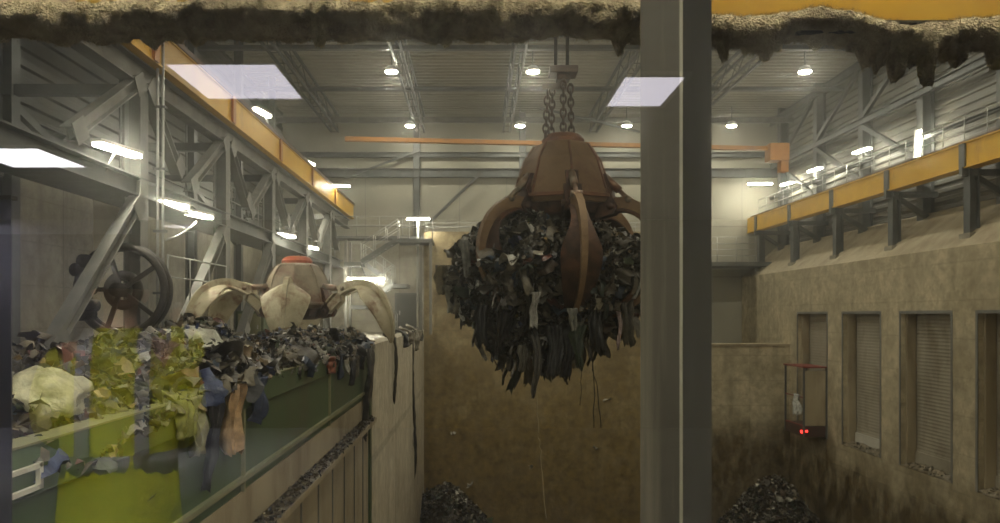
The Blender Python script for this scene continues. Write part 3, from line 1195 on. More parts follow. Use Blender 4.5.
railing('guard railing along the high walkway behind the back stairs', [(-11.8, 42.2, 4.45), (-2.8, 42.2, 4.45)], 1.1, 1.3, M['galv'], 'pipe guard railings')
w = MB()
w.box((-12.2, 44.5, -1), (-2.8, 44.8, 4.2))
struct('wall_stairwell', w, M['conc'])
t2 = thing('steel_door', 'dark grey steel door behind the foot of the back stairs', 'door', (-3.9, 44.4, -1))
b = MB()
b.box((-4.65, 44.42, -1), (-3.35, 44.5, 1.2))
b.build('leaf', M['darkclad'], t2)
b = MB()
b.box((-4.75, 44.40, -1), (-4.65, 44.5, 1.3))
b.box((-3.35, 44.40, -1), (-3.25, 44.5, 1.3))
b.box((-4.65, 44.40, 1.2), (-3.35, 44.5, 1.3))
b.build('frame', M['steel'], t2)
b = MB()
b.box((-4.5, 44.36, .0), (-4.42, 44.42, .25))
b.build('handle', M['galv'], t2)
t2 = thing('control_cabinet', 'small green control cabinet behind the parked open grab', 'cabinet', at(252, 347, 27))
b = MB()
c = at(252, 347, 27)
b.box((c.x - .5, c.y - .3, -1.0), (c.x + .5, c.y + .3, .15))
b.build('body', M['green'], t2, bevel=.02)
b = MB()
b.box((c.x - .4, c.y - .33, -.9), (c.x + .4, c.y - .3, .05))
b.build('door', M['greenedge'], t2)
b = MB()
b.box((c.x + .28, c.y - .36, -.5), (c.x + .32, c.y - .33, -.35))
b.build('handle', M['galv'], t2)
# platform behind the low right back wall
b = MB()
b.box((10, 45.2, 2.95), (18.9, 47.7, 3.2))
tag(b.build('walkway', M['steel'], origin=(14, 46.4, 3)), 'steel platform behind the low back wall on the right', 'walkway')
railing('guard railing on the platform behind the low back wall', [(10, 45.2, 3.2), (16.9, 45.2, 3.2)], 1.5, 1.2, M['galv'], 'pipe guard railings', rails=(1.0, .75, .5, .25))

# ====================================================================== HOPPER
t = thing('feed_hopper', 'long dark green steel feed hopper heaped with refuse', 'hopper', (-4.5, 12, -2.6))
b = MB()
b.box((XL - .10, 2.6, -2.15), (XL - .03, 19.6, -.9))
b.build('side_plate', M['green'], t)
b = MB()
b.box((XL - .16, 2.6, -1.12), (XL + .02, 19.6, -.8))
b.build('rim', M['green'], t, bevel=.01)
b = MB()
b.box((XL - .17, 2.6, -.80), (XL + .03, 19.6, -.785))
b.build('rim_edge', M['greenedge'], t)
b = MB()
b.box((XL - .05, 2.6, -1.97), (XL + .03, 19.6, -1.91))
b.build('trim_strip', M['greenedge'], t)
b = MB()
b.box((XL - .16, 2.6, -2.58), (XL - .02, 19.6, -2.1))
b.build('skirt_plate', M['beige'], t)
b = MB()
b.box((-6.5, 2.6, -2.15), (-6.35, 20.3, -.8))
b.build('back_plate', M['green'], t)
b = MB()
b.box((-6.5, 20.15, -2.15), (XL - .03, 20.3, -.8))
b.build('end_plate', M['green'], t)
for y in (8.9, 14.2, 19.45):
    b = MB()
    b.box((XL - .03, y, -2.1), (XL + .015, y + .05, -.85))
    b.build('stiffener', M['greenedge'] if y < 19 else M['green'], t)
b = MB()
b.box((XL - .02, 19.3, -12), (XL + .05, 19.62, -1.9))
tag(b.build('corner_post', M['green'], origin=(XL, 19.4, -12)), 'thin green steel post where the hopper meets the partition wall', 'post')
b = MB()
b.box((XL - .05, 2.6, -2.72), (XL + .24, 19.2, -2.62))
tag(b.build('debris_ledge', M['beige'], origin=(XL, 11, -2.65)), 'narrow beige ledge below the green hopper strewn with debris', 'ledge')
t = thing('hose_bracket', 'pale metal bracket on the hopper side near the window', 'bracket', (XL, 4.7, -1.2))
for z in (-.93, -1.06):
    b = MB()
    b.bar((XL + .05, 4.35, z), (XL + .05, 4.66, z), .03, .03)
    b.build('bar', M['pale'], t)
b = MB()
b.bar((XL + .05, 4.65, -1.075), (XL + .05, 4.65, -.91), .03, .035)
b.build('upright', M['pale'], t)

# ======================================================================= REFUSE
PAL_DARK = [(.02, .02, .016)] * 3 + [(.06, .05, .034)] * 5 + [(.12, .10, .068)] * 5 + [(.02, .03, .018)] * 2 + [(.10, .085, .06)] * 2 + [(.28, .27, .24), (.5, .5, .46), (.6, .6, .55), (.2, .18, .14), (.07, .045, .025), (.03, .045, .06)]
PAL_MIX = [tuple(q * .8 for q in c) for c in [(.05, .045, .035)] * 4 + [(.12, .10, .07)] * 4 + [(.22, .19, .13)] * 3 + [(.38, .36, .3)] * 2 + [(.6, .58, .5), (.06, .09, .14), (.05, .07, .16), (.20, .07, .045), (.25, .17, .06), (.07, .09, .045), (.1, .09, .07), (.1, .09, .07), (.16, .14, .1), (.45, .33, .2), (.02, .02, .02), (.02, .02, .02)]]


def crumple(b, p, s, rr, col, flat=.35, n=3):
    ax = Matrix.Rotation(rr.uniform(0, 6.28), 3, V((rr.uniform(-1, 1), rr.uniform(-1, 1), rr.uniform(-1, 1))).normalized())
    el = rr.uniform(.5, 1.6)
    g = []
    for i in range(n):
        row = []
        for j in range(n):
            q = V(((i / (n - 1) - .5) * s * el, (j / (n - 1) - .5) * s, rr.uniform(-1, 1) * s * flat))
            q += V((rr.uniform(-1, 1), rr.uniform(-1, 1), 0)) * s * .18
            row.append(p + ax @ q)
        g.append(row)
    b.sheet(g, col, smooth=rr.random() < .6)


def cloth(b, p, s, rr, col, n=7):
    ax = Matrix.Rotation(rr.uniform(0, 6.28), 3, 'Z') @ Matrix.Rotation(rr.gauss(0, .7), 3, 'X') @ Matrix.Rotation(rr.gauss(0, .5), 3, 'Y')
    o = V((rr.uniform(-99, 99), rr.uniform(-99, 99), 0))
    el = rr.uniform(.6, 1.5)
    g = []
    for i in range(n):
        row = []
        for j in range(n):
            u, v = i / (n - 1) - .5, j / (n - 1) - .5
            k = 1 - .3 * abs(u * 2) ** 2 * abs(v * 2) ** 2
            q = V((u * s * el * k, v * s * k, -.5 * s * (u * u + v * v)))
            d = noise.noise_vector(V((u * 2.6, v * 2.6, 0)) + o)
            d2 = noise.noise_vector(V((u * 6, v * 6, 3)) + o)
            q += V((d.x * .22, d.y * .22, d.z * .42)) * s + d2 * s * .1
            row.append(p + ax @ q)
        g.append(row)
    b.sheet(g, col, True)


def strip(b, p, ln, wd, az, rr, col, n=7, sway=.12, m=4, out=V((0, 0, 0)), taper=.5):
    s = V((math.cos(az), math.sin(az), 0))
    u = V((-math.sin(az), math.cos(az), 0))
    g = []
    ph = rr.uniform(0, 9)
    w1 = rr.uniform(taper, 1.1)
    o = V((rr.uniform(-50, 50), rr.uniform(-50, 50), 0))
    jag = [rr.uniform(-.08, .07) for _ in range(m)]
    for i in range(n):
        f = i / (n - 1)
        c = V(p) + V((0, 0, -ln * f)) + out * (math.sin(min(1, f * 3) * PI / 2)) + s * sway * ln * .5 * math.sin(ph + f * 3) + u * sway * ln * .4 * math.cos(ph * 1.7 + f * 4)
        wl = wd * (1 + (w1 - 1) * f) * (1 + .5 * noise.noise(o + V((f * 4, 1, 0))))
        wr = wd * (1 + (w1 - 1) * f) * (1 + .5 * noise.noise(o + V((f * 4, 9, 0))))
        row = []
        for j in range(m):
            e = j / (m - 1) - .5
            x = e * (wl if e < 0 else wr)
            fold = wd * (.16 * math.cos(e * 14 + ph + f * 2.5) + .25 * noise.noise(o + V((e * 3, f * ln / wd * 1.2, 5))))
            row.append(c + s * x + u * fold + V((0, 0, jag[j] * ln * f * f)))
        g.append(row)
    b.sheet(g, col, True)
    return g


def mound(name, label, heightfn, x0, x1, y0, y1, nx, ny, npc, smin, smax, pal, seed, base=(.045, .037, .026), cat='refuse', extra=None, foci=None, cl=0):
    rr = random.Random(seed)
    b = MB()
    g = []
    for i in range(nx + 1):
        row = []
        for j in range(ny + 1):
            x, y = x0 + (x1 - x0) * i / nx, y0 + (y1 - y0) * j / ny
            row.append(V((x, y, heightfn(x, y))))
        g.append(row)
    b.sheet(g, base, False)
    for _ in range(npc):
        x, y = rr.uniform(x0, x1), rr.uniform(y0, y1)
        if foci and rr.random() < .75:
            fx, fy, fs = rr.choice(foci)
            x, y = min(x1, max(x0, rr.gauss(fx, fs))), min(y1, max(y0, rr.gauss(fy, fs)))
        s = rr.uniform(smin, smax) * (1.5 if rr.random() < .1 else 1)
        c = rr.choice(pal)
        k = rr.uniform(.7, 1.3)
        c = tuple(min(.75, q * k) for q in c)
        p = V((x, y, heightfn(x, y) + rr.uniform(-.2, .5) * s))
        if cl and rr.random() < cl:
            cloth(b, p, s * rr.uniform(1.4, 2.4), rr, c)
        else:
            crumple(b, p, s, rr, c, n=3 if s < .1 else 4)
    if extra:
        extra(b, rr)
    return tag(b.build(name, M['waste'], origin=((x0 + x1) / 2, (y0 + y1) / 2, heightfn((x0 + x1) / 2, (y0 + y1) / 2)), fix=False), label, cat, kind='stuff')


def nz(x, y, s, o=0):
    return noise.fractal(V((x * s, y * s, o)), 1, 2, 4)


def bump2(x, y, cx, cy, rx, ry):
    d = ((x - cx) / rx) ** 2 + ((y - cy) / ry) ** 2
    return math.exp(-d)


# pit bed
def pit_h(x, y):
    h = -12.0 + .5 * nz(x, y, .35, 3)
    h += 4.0 * bump2(x, y, 14.3, 36.3, 2.3, 2.6)
    h += 3.0 * bump2(x, y, -1.6, 39.2, 2.2, 3)
    h += 2.0 * bump2(x, y, 4.5, 34, 6, 4) * .3
    return h


mound('refuse_bed', 'loose refuse covering the bottom of the pit with a heap at right', pit_h, XL + .05, XR - .05, 18, YC - .05, 90, 90, 13000, .06, .24, [(.09, .075, .05)] * 3 + [(.16, .135, .09)] * 3 + [(.05, .04, .028)] * 3 + [(.28, .25, .19), (.5, .48, .4), (.12, .08, .045), (.07, .09, .05)], 5, base=(.06, .045, .025), foci=[(14.3, 36, 1.8), (14.3, 36, 1.3), (-1.4, 39, 1.3)])


# refuse in hopper
def hop_h(x, y):
    e = min(1, (x - -6.4) / .8, (XL - .05 - x) / .35 + .35)
    h = -1.05 + .30 * e + .16 * nz(x, y, .9, 8)
    h += .62 * bump2(x, y, -3.45, 9.0, .75, 1.7)
    h += .30 * bump2(x, y, -3.9, 6.4, .7, 1.6)
    h += .36 * bump2(x, y, -3.5, 15.6, 1.0, 3.0)
    h += .22 * bump2(x, y, -3.3, 18.9, .9, 1.2)
    return h


def hop_extra(b, rr):
    # things spilling over the rim
    for _ in range(260):
        y = rr.choice([rr.gauss(8.3, .7), rr.gauss(16, 2.2), rr.uniform(10, 19.5)])
        if 3.5 < y < 19.5:
            c = rr.choice(PAL_MIX)
            s = rr.uniform(.12, .45)
            cloth(b, V((XL - rr.uniform(-.04, .25), y, -.78 + rr.uniform(-.06, .12) + (.3 * math.exp(-((y - 8.8) / 1.2) ** 2)) * rr.random())), s, rr, c)


mound('hopper_refuse', 'mixed rags, plastic and paper refuse filling the green hopper', hop_h, -6.35, XL - .02, 2.8, 20.1, 50, 140, 11000, .03, .12, PAL_MIX, 9, extra=hop_extra, cl=.16, foci=[(-3.5, 8.6, .9), (-3.8, 6.2, .8), (-3.2, 15.5, 1.6), (-3.3, 18, 1)])
# debris on the ledge
mound('ledge_debris', 'grey crumbs of refuse lying on the ledge below the hopper', lambda x, y: -2.62 + .05 * abs(nz(x, y, 2.5, 2)) + .03 * math.sin((x - XL) / .24 * PI), XL - .02, XL + .23, 2.7, 19.0, 4, 160, 1800, .015, .06, [(.12, .095, .06), (.16, .13, .085), (.09, .07, .045), (.2, .17, .12), (.3, .28, .22), (.05, .05, .06)], 21, base=(.13, .105, .065))
# dust on sills
for i, (a, c) in enumerate(BAYS):
    mound('sill_debris', ('dusty refuse crumbs on the sill of the %s tipping bay from the window' % ('nearest', 'second', 'third', 'fourth')[i]), lambda x, y: ZS + .02 + .12 * abs(nz(x, y, 2, 1)) + .12 * (x - XR) / .5, XR - .02, XR + .5, a + .05, c - .05, 6, 30, 140, .02, .09, [(.22, .18, .12), (.16, .13, .085), (.28, .24, .17), (.45, .42, .35), (.08, .07, .05)], 30 + i, base=(.30, .25, .165))


# ----------------------------------------------------------- individual rags
def rag(p, ln, wd, az, col, label, seed, group, mat='waste', out=V((0, 0, 0)), sway=.1, cat='rag', name='hanging_rag', over=None, n=9, taper=.5):
    rr = random.Random(seed)
    b = MB()
    strip(b, p, ln, wd, az, rr, col, n=n + 4, m=10, sway=sway, out=out, taper=taper)
    if over:  # the end lying on the rim
        s = V((math.cos(az), math.sin(az), 0))
        g = []
        for i in range(5):
            f = i / 4
            row = []
            for j in range(6):
                e = j / 5 - .5
                row.append(V(p) + V(over) * f + s * wd * e * (1 + .2 * rr.random()) + V((0, 0, .06 * math.sin(j * 2 + i) + .05 * f)))
            g.append(row)
        b.sheet(g, col, True)
    o = b.build(name, M[mat], origin=p, fix=False)
    so = o.modifiers.new('thick', 'SOLIDIFY')
    so.thickness = .012
    return tag(o, label, cat, group)


GRG = 'rags hanging over the hopper rim'
for (Y, ln, wd, c, lb, sd) in (
    (19.3, .55, .35, (.42, .38, .30), 'pale rag over the hopper rim at its far end beside the partition', 1),
    (18.6, 2.2, .45, (.13, .12, .10), 'long ragged grey cloth hanging down the far end of the hopper', 2),
    (17.8, .5, .3, (.03, .03, .03), 'short black bag scrap on the rim in front of the parked grab', 3),
    (16.9, .62, .26, (.24, .22, .17), 'grey strip of cloth on the rim below the parked grab right tine', 4),
    (16.2, .72, .30, (.05, .05, .06), 'dark cloth hanging over the rim right of the white rag', 5),
    (15.7, .45, .2, (.62, .6, .52), 'small white rag hanging over the rim below the parked grab', 6),
    (15.0, .5, .3, (.045, .06, .10), 'navy cloth hanging over the rim left of the white rag', 7),
    (14.0, .3, .45, (.30, .10, .05), 'rust red scrap lying across the hopper rim', 8),
    (8.25, .75, .5, (.60, .40, .22), 'peach coloured sack bulging over the near hopper rim', 9),
    (7.6, .95, .3, (.02, .02, .02), 'black torn bag hanging down the near hopper side', 10),
    (7.15, .55, .34, (.30, .29, .20), 'crumpled greyish plastic sheet over the near hopper rim', 11),
    (9.3, .55, .4, (.07, .09, .16), 'bluish cloth on the near heap behind the peach sack', 12),
    (6.9, .35, .3, (.30, .30, .12), 'olive yellow cloth lying over the near hopper rim', 13),
):
    rag((XL + .07, Y, -.77), ln, wd, PI / 2, c, lb, 100 + sd, GRG, over=(-.45, 0, .1), sway=.08)
# strips down the partition wall
rag((XL + .06, 33.0, -.75), 6.0, .28, PI / 2, (.05, .045, .035), 'long dark torn strip hanging down the partition wall', 140, GRG, sway=.03, n=16, over=(-.4, 0, .1))
rag((XL + .06, 25.2, -.75), 2.1, .22, PI / 2, (.06, .055, .04), 'short dark torn strip on the middle of the partition wall', 141, GRG, sway=.05, over=(-.4, 0, .05))
rag((XL + .08, 34.5, -.7), .9, .8, PI / 2, (.3, .27, .2), 'tangled pale rags on top of the partition wall far end', 142, GRG, sway=.1, over=(-.5, 0, .2))
# rags on heap top (along partition top)
for i, (Y, c) in enumerate(((29, (.04, .04, .04)), (31.5, (.2, .17, .12)), (36, (.05, .045, .04)))):
    rag((XL + .07, Y, -.72), .5, .7, PI / 2, c, ('small black rag on the partition wall top', 'small brown rag on the partition wall top', 'dark farthest rag on the partition wall top')[i], 150 + i, GRG, over=(-.5, 0, .15))

# two sacks in the near heap
for i, (p, s, c, lb) in enumerate(((V((-3.3, 8.7, -.42)), .34, (.50, .50, .40), 'pale plastic sack on top of the near refuse heap'), (V((-3.25, 5.6, -.62)), .27, (.60, .58, .40), 'cream plastic bag at the near end of the hopper heap'))):
    b = MB()
    g = []
    for a in range(15):
        th = PI * a / 14
        row = []
        for k in range(25):
            ph = 2 * PI * k / 24
            d = V((math.sin(th) * math.cos(ph), math.sin(th) * math.sin(ph), math.cos(th)))
            r = s * (1 + .35 * noise.fractal(d * 2.2 + p, 1, 2, 4))
            row.append(p + V((d.x * r * 1.2, d.y * r * 1.2, d.z * r * .8)))
        g.append(row)
    b.sheet(g, c, True)
    tag(b.build('refuse_sack', M['waste'], origin=p, fix=False), lb, 'sack')


# ======================================================================== GRABS
def make_grab(loc, prof, label, mats, rot, group, width=.95, cyl=None, sc=1.0):
    loc = V(loc)
    NS = 8
    t = thing('grab', label, 'grab', loc, group)
    hous, cap, tine, rib, lug, cyl_m = (M[k] for k in mats)
    b = MB()
    b.lathe(loc, [(1.08, .02), (1.14, .14), (1.10, .32), (.86, 1.02), (.64, 1.36), (.50, 1.42)], NS, rot)
    b.build('housing', hous, t, bevel=.02)
    b = MB()
    for k in range(NS):
        a = rot + 2 * PI * k / NS
        for (r0, z0), (r1, z1) in (((1.13, .2), (1.12, .32)), ((1.11, .32), (.88, 1.02)), ((.88, 1.02), (.66, 1.36))):
            b.bar(loc + V((r0 * math.cos(a), r0 * math.sin(a), z0)), loc + V((r1 * math.cos(a), r1 * math.sin(a), z1)), .045, .03)
    b.lathe(loc, [(1.16, .12), (1.19, .13), (1.19, .2), (1.16, .21)], NS, rot)
    b.build('housing_rib', cap if mats[1] != 'redrust' else hous, t)
    b = MB()
    b.lathe(loc, [(.46, 1.40), (.48, 1.5), (.40, 1.6), (.30, 1.64)], 16, rot)
    b.build('cap', cap, t)
    b = MB()
    b.lathe(loc, [(.62, -.32), (.86, -.2), (.95, 0), (.95, .05)], 12, rot)
    b.build('hub', lug, t)
    for k in range(6):
        a = -PI / 2 + rot + k * PI / 3
        er, et = V((math.cos(a), math.sin(a), 0)), V((-math.sin(a), math.cos(a), 0))

        def P(r, z, s=0):
            return loc + er * r + et * s + V((0, 0, z))

        # hinge bracket
        b = MB()
        for sg in (-1, 1):
            pts = [(.80, -.30), (1.2, -.22), (1.28, -.05), (1.2, .10), (1.08, .36), (.82, .30)]
            b.prism(pts, sg * .16 - .03, sg * .16 + .03, lambda u, v, q: P(u, v, q))
        b.tube([P(1.14, -.06, -.24), P(1.14, -.06, .24)], .08, 10)
        b.build('hinge_bracket', lug, t)
        b = MB()
        for lo_, hi_, r_ in ((.05, .50, 1.09),):
            b.prism([(.95, .06), (1.16, .06), (1.15, .30), (1.02, .66), (.85, .66)], -.13, .13, lambda u, v, q: P(u, v, q))
        b.build('cylinder_pocket', M['darkrust'], t)
        # cylinder
        if cyl:
            (r0, z0), (r1, z1) = cyl
            b = MB()
            m0 = P(r0, z0).lerp(P(r1, z1), .6)
            b.tube([P(r0, z0), m0], .085, 12)
            b.tube([m0, P(r1, z1)], .05, 10)
            b.tube([P(r1, z1, -.12), P(r1, z1, .12)], .07, 10)
            b.build('hydraulic_cylinder', cyl_m, t)
        # tine: resample profile by Catmull-Rom
        pr = [V((q[0], q[1], 0)) for q in prof]
        ext = [pr[0] * 2 - pr[1]] + pr + [pr[-1] * 2 - pr[-2]]
        cv = []
        for i in range(len(pr) - 1):
            p0, p1, p2, p3 = ext[i:i + 4]
            for q in range(5):
                u = q / 5
                cv.append(.5 * ((2 * p1) + (-p0 + p2) * u + (2 * p0 - 5 * p1 + 4 * p2 - p3) * u * u + (-p0 + 3 * p1 - 3 * p2 + p3) * u ** 3))
        cv.append(pr[-1])
        n = len(cv)

        def wid(f):
            if f < .28:
                return .26 + .10 * f / .28
            if f < .52:
                e = (f - .28) / .24
                return .36 + (width - .36) * (e * e * (3 - 2 * e))
            return max(.05, width * (1 - ((f - .52) / .48) ** 1.6))
        outer, inner = [], []
        for i, c in enumerate(cv):
            f = i / (n - 1)
            d = (cv[min(n - 1, i + 1)] - cv[max(0, i - 1)]).normalized()
            nn = V((-d.y, d.x, 0))
            if nn.x < 0 and i > n * .3:
                nn = -nn
            if nn.dot(V((c.x, .6 - 0 + c.y, 0))) < 0:
                nn = -nn
            w_ = wid(f)
            ro, ri = [], []
            for j in range(7):
                e = j / 6 - .5
                sag = -(abs(e) * 2) ** 2 * w_ * .18
                q = c + nn * sag
                ro.append(P(q.x, q.y, e * w_))
                q2 = q - nn * .035
                ri.append(P(q2.x, q2.y, e * w_))
            outer.append(ro)
            inner.append(ri)
        b = MB()
        b.sheet(outer)
        b.sheet([r[::-1] for r in inner])
        for side in (0, -1):
            b.sheet([[o_[side], i_[side]] for o_, i_ in zip(outer, inner)], smooth=False)
        ti = b.build('tine', tine, t)
        b = MB()
        prev = None
        g = []
        for i, c in enumerate(cv):
            f = i / (n - 1)
            d = (cv[min(n - 1, i + 1)] - cv[max(0, i - 1)]).normalized()
            nn = V((-d.y, d.x, 0))
            if nn.dot(V((c.x, .6 + c.y, 0))) < 0:
                nn = -nn
            h = .20 * (1 - f) + .05
            hw = .085 * (1 - f * .55)
            q0, q1 = c - nn * .02, c + nn * h
            g.append([P(q0.x, q0.y, -hw), P(q1.x, q1.y, -hw), P(q1.x, q1.y, hw), P(q0.x, q0.y, hw), P(q0.x, q0.y, -hw)])
        b.sheet(g, smooth=False)
        b.add(g[0][:4], [(0, 1, 2, 3)])
        b.add(g[-1][:4], [(3, 2, 1, 0)])
        b.build('rib', rib, ti)
    if sc != 1:
        t.scale = (sc, sc, sc)
    return t


closed = [(1.02, -.12), (1.45, -.10), (1.88, -.36), (2.14, -.88), (2.10, -1.45), (1.74, -1.98), (1.28, -2.32), (.95, -2.47)]
opened = [(1.05, .05), (1.6, .50), (2.25, .72), (2.85, .52), (3.22, .0), (3.36, -.6), (3.34, -1.0)]
make_grab((GX, GYc, HZ), closed, 'rust orange six tined grab hanging on chains full of refuse', ('rustlight', 'rust', 'darkrust', 'rustlight', 'darkrust', 'tinesteel'), math.radians(4), 'refuse grabs', cyl=((.96, .62), (1.5, .08)), width=.85)
make_grab((-4.98, 21.0, .16), opened, 'open cream and red grab parked on the deck behind the hopper', ('drab', 'redrust', 'cream', 'cream', 'darkrust', 'tinesteel'), math.radians(7), 'refuse grabs', width=1.35, cyl=((.98, .7), (1.7, .62)), sc=.9)

# chains and spreader above loaded grab
t = thing('chain_spreader', 'dark steel spreader block with four chains above the loaded grab', 'chain', (GX, GYc, 4.0))
b = MB()
c = at(563, 72, GYc)
b.cbox((c.x, GYc, c.z), (.62, .5, .16))
b.cbox((c.x, GYc, c.z - .14), (.3, .3, .14))
b.build('spreader_block', M['chain'], t, bevel=.02)
for (px, dy, top) in ((545, -.1, 88), (552, .2, 78), (562, -.25, 78), (572, .05, 78)):
    p1 = at(px, 140, GYc)
    zt = at(px, top, GYc).z
    b = MB()
    z = p1.z
    k = 0
    x0 = p1.x
    x1 = c.x + (p1.x - c.x) * .85
    n = int((zt - z) / .155)
    for i in range(n):
        f = i / n
        b.torus((x0 + (x1 - x0) * f, GYc + dy, z + .155 * (i + .5)), .062, .024, 'y' if i % 2 else 'x', 1.6, 10, 6)
    b.build('chain', M['chain'], t)
    b = MB()
    b.tube([(x0, GYc + dy - .09, p1.z - .02), (x0, GYc + dy + .09, p1.z - .02)], .05, 8)
    b.torus((x0, GYc + dy, p1.z + .03), .10, .032, 'x', 1.2)
    b.build('shackle', M['chain'], t)
b = MB()
b.bar(at(542, 88, GYc) + V((0, -.1, 0)), at(566, 88, GYc) + V((0, -.1, 0)), .1, .12)
b.build('cross_link', M['chain'], t)

# ----------------------------------------------------------- refuse in the grab
rr = random.Random(77)
LC = V((GX - .38, GYc, .95))
b = MB()


def lump_r(d):
    return 1 + .22 * noise.fractal(d * 1.8 + V((3, 1, 4)), 1, 2, 5)


def lump_p(th, ph):
    d = V((math.sin(th) * math.cos(ph), math.sin(th) * math.sin(ph), math.cos(th)))
    r = lump_r(d)
    z = d.z * (1.2 if d.z > 0 else 1.75) * r
    k = 1.0 if d.z > -.2 else max(.45, 1 - (-.2 - d.z) * .55)
    a = (ph + PI / 2 - math.radians(4)) % (PI / 3)
    a = min(a, PI / 3 - a)
    r *= 1 - .30 * math.exp(-(a / .2) ** 2) * min(1, max(0, (z + 1.3) / .5))
    rx = 2.15 + .15 * math.cos(ph)
    return LC + V((d.x * rx * r * k, d.y * 1.85 * r * k, z))


g = []
for a in range(36):
    g.append([lump_p(PI * a / 35, 2 * PI * k / 56) for k in range(57)])
b.sheet(g, (.02, .017, .013), False)
for _ in range(9000):
    th = math.acos(rr.uniform(-1, .92))
    ph = rr.uniform(0, 2 * PI)
    p = lump_p(th, ph)
    cc = rr.choice(PAL_DARK)
    k = rr.uniform(.6, 1.4)
    if rr.random() < (.45 if th < 1.5 else .22):
        cc = rr.choice(PAL_MIX)
    s = rr.uniform(.04, .15)
    cc = tuple(min(.6, q * k) for q in cc)
    if rr.random() < .14:
        cloth(b, p + (p - LC) * rr.uniform(0, .07), s * rr.uniform(2, 4.5), rr, cc)
    else:
        crumple(b, p + (p - LC) * rr.uniform(0, .06), s, rr, cc, n=4 if s > .1 else 3)
for _ in range(520):
    ph = rr.uniform(0, 2 * PI)
    th = rr.uniform(1.15, 2.75)
    aa = (ph + PI / 2 - math.radians(4)) % (PI / 3)
    if min(aa, PI / 3 - aa) < .2 and th < 1.95:
        continue
    p = lump_p(th, ph) * 1.0
    cc = rr.choice(PAL_DARK[:-4] if rr.random() < .82 else PAL_MIX)
    strip(b, p + V((0, 0, .1)), rr.uniform(.15, .5) if rr.random() < .6 else rr.uniform(.4, 1.0), rr.uniform(.04, .2) if rr.random() < .8 else rr.uniform(.2, .4), rr.uniform(0, PI), rr, cc, n=7, m=5, sway=.3, taper=.55)
lump = tag(b.build('refuse_lump', M['waste'], origin=LC, fix=False), 'dark tangled refuse bulging out between the closed grab tines', 'refuse', kind='stuff')

GH = 'strips trailing from the loaded grab'
for i, (px, py, ln, wd, c, lb, dy) in enumerate((
    (534, 335, 1.22, .20, (.10, .09, .075), 'longest grey twisted strip trailing under the loaded grab', -1.3),
    (522, 345, .55, .22, (.13, .12, .09), 'short grey rag left of the longest trailing strip', -1.2),
    (553, 325, 1.05, .34, (.015, .015, .014), 'wide black bag strip right of the longest trailing strip', -1.4),
    (566, 335, .9, .22, (.012, .012, .012), 'narrow black strip below the middle of the loaded grab', -1.3),
    (580, 325, .88, .34, (.03, .045, .022), 'dark green sheet trailing right below the loaded grab', -1.4),
    (598, 305, .95, .28, (.02, .02, .018), 'black sheet trailing below the right front tine', -1.3),
    (617, 300, 1.0, .10, (.36, .27, .26), 'pinkish thin strip trailing near the right edge of the lump', -1.1),
    (628, 300, .95, .3, (.09, .08, .06), 'grey brown rag hanging at the right edge of the lump', -.8),
    (535, 292, .7, .18, (.36, .35, .32), 'crumpled white plastic film in the middle of the lump', -1.95),
    (573, 308, .45, .22, (.26, .26, .23), 'small pale film left of the dark green sheet', -1.75),
    (444, 265, .62, .4, (.20, .17, .10), 'olive brown sack hanging at the left edge of the lump', -.3),
    (452, 285, .62, .3, (.26, .25, .2), 'pale plastic bag below the brown sack at the left edge', -.4),
    (483, 305, .85, .24, (.014, .014, .014), 'black strip trailing from the left front tine', -1.2),
    (500, 310, .9, .26, (.025, .022, .018), 'dark brown strip trailing left of the short grey rag', -1.3),
    (466, 240, .75, .22, (.24, .24, .22), 'silvery film on the left shoulder of the lump', -1.0),
)):
    Y = GYc + dy
    rag(at(px, py, Y), ln, wd, .15 + .1 * math.sin(i), c, lb, 200 + i, GH, sway=.12, name='trailing_strip', cat='strip', n=10, taper=.35)


def string(pts, r, label, mat, sd):
    rr = random.Random(sd)
    b = MB()
    out = []
    for p, q in zip(pts[:-1], pts[1:]):
        for k in range(6):
            out.append(p.lerp(q, k / 6) + V((rr.uniform(-1, 1), rr.uniform(-1, 1), 0)) * .02)
    out.append(pts[-1])
    b.tube(out, r, 6)
    tag(b.build('trailing_string', M[mat], origin=pts[0]), label, 'string', 'strings trailing from the loaded grab')


string([at(536, 380, 15.5), at(538, 430, 15.5), at(541, 455, 15.5), at(546, 519, 15.5)], .010, 'long pale string trailing from the longest strip under the grab', 'beige', 1)
string([at(590, 340, 15.4), at(594, 380, 15.4), at(594, 428, 15.4)], .010, 'dark thin cord trailing under the right side of the grab', 'rope', 2)
string([at(590, 350, 15.5), at(597, 390, 15.5), at(601, 428, 15.5)], .010, 'dark second cord just right of the thin cord', 'rope', 3)
string([at(582, 370, 15.6), at(580, 405, 15.6)], .006, 'short thin cord under the dark green sheet', 'rope', 4)

# ========================================================== BOOTH IN THE LAST BAY
t = thing('signal_booth', 'steel framed booth with red edged roof at the farthest tipping bay', 'booth', (16.45, 37.3, -5.9))
x0, x1, y0, y1, z0, z1 = 15.9, 16.97, 36.25, 38.4, -5.9, -2.56
for x in (x0, x1):
    for y in (y0, y1):
        b = MB()
        b.bar((x, y, z0), (x, y, z1), .08, .08)
        b.build('post', M['steel'], t)
b = MB()
b.box((x0 - .08, y0 - .08, z1), (x1, y1 + .08, z1 + .07))
b.build('roof', M['red'], t)
b = MB()
b.box((x0, y0 - .02, z0 + .55), (x1, y0 + .02, z1 - .15))
b.build('side_panel', M['beige'], t)
b = MB()
b.box((x0 - .02, y0, z0), (x1, y1, z0 + .5))
b.build('base', M['brown'], t)
b = MB()
b.bar((x0, y0, z0 + .52), (x0, y1, z0 + .52), .06, .06)
b.bar((x0, y0, -4.0), (x0, y1, -4.0), .05, .05)
b.build('guard_bar', M['red'], t)
b = MB()
b.box((x0 + .04, y0 - .07, z0 + .24), (x0 + .16, y0 - .02, z0 + .34))
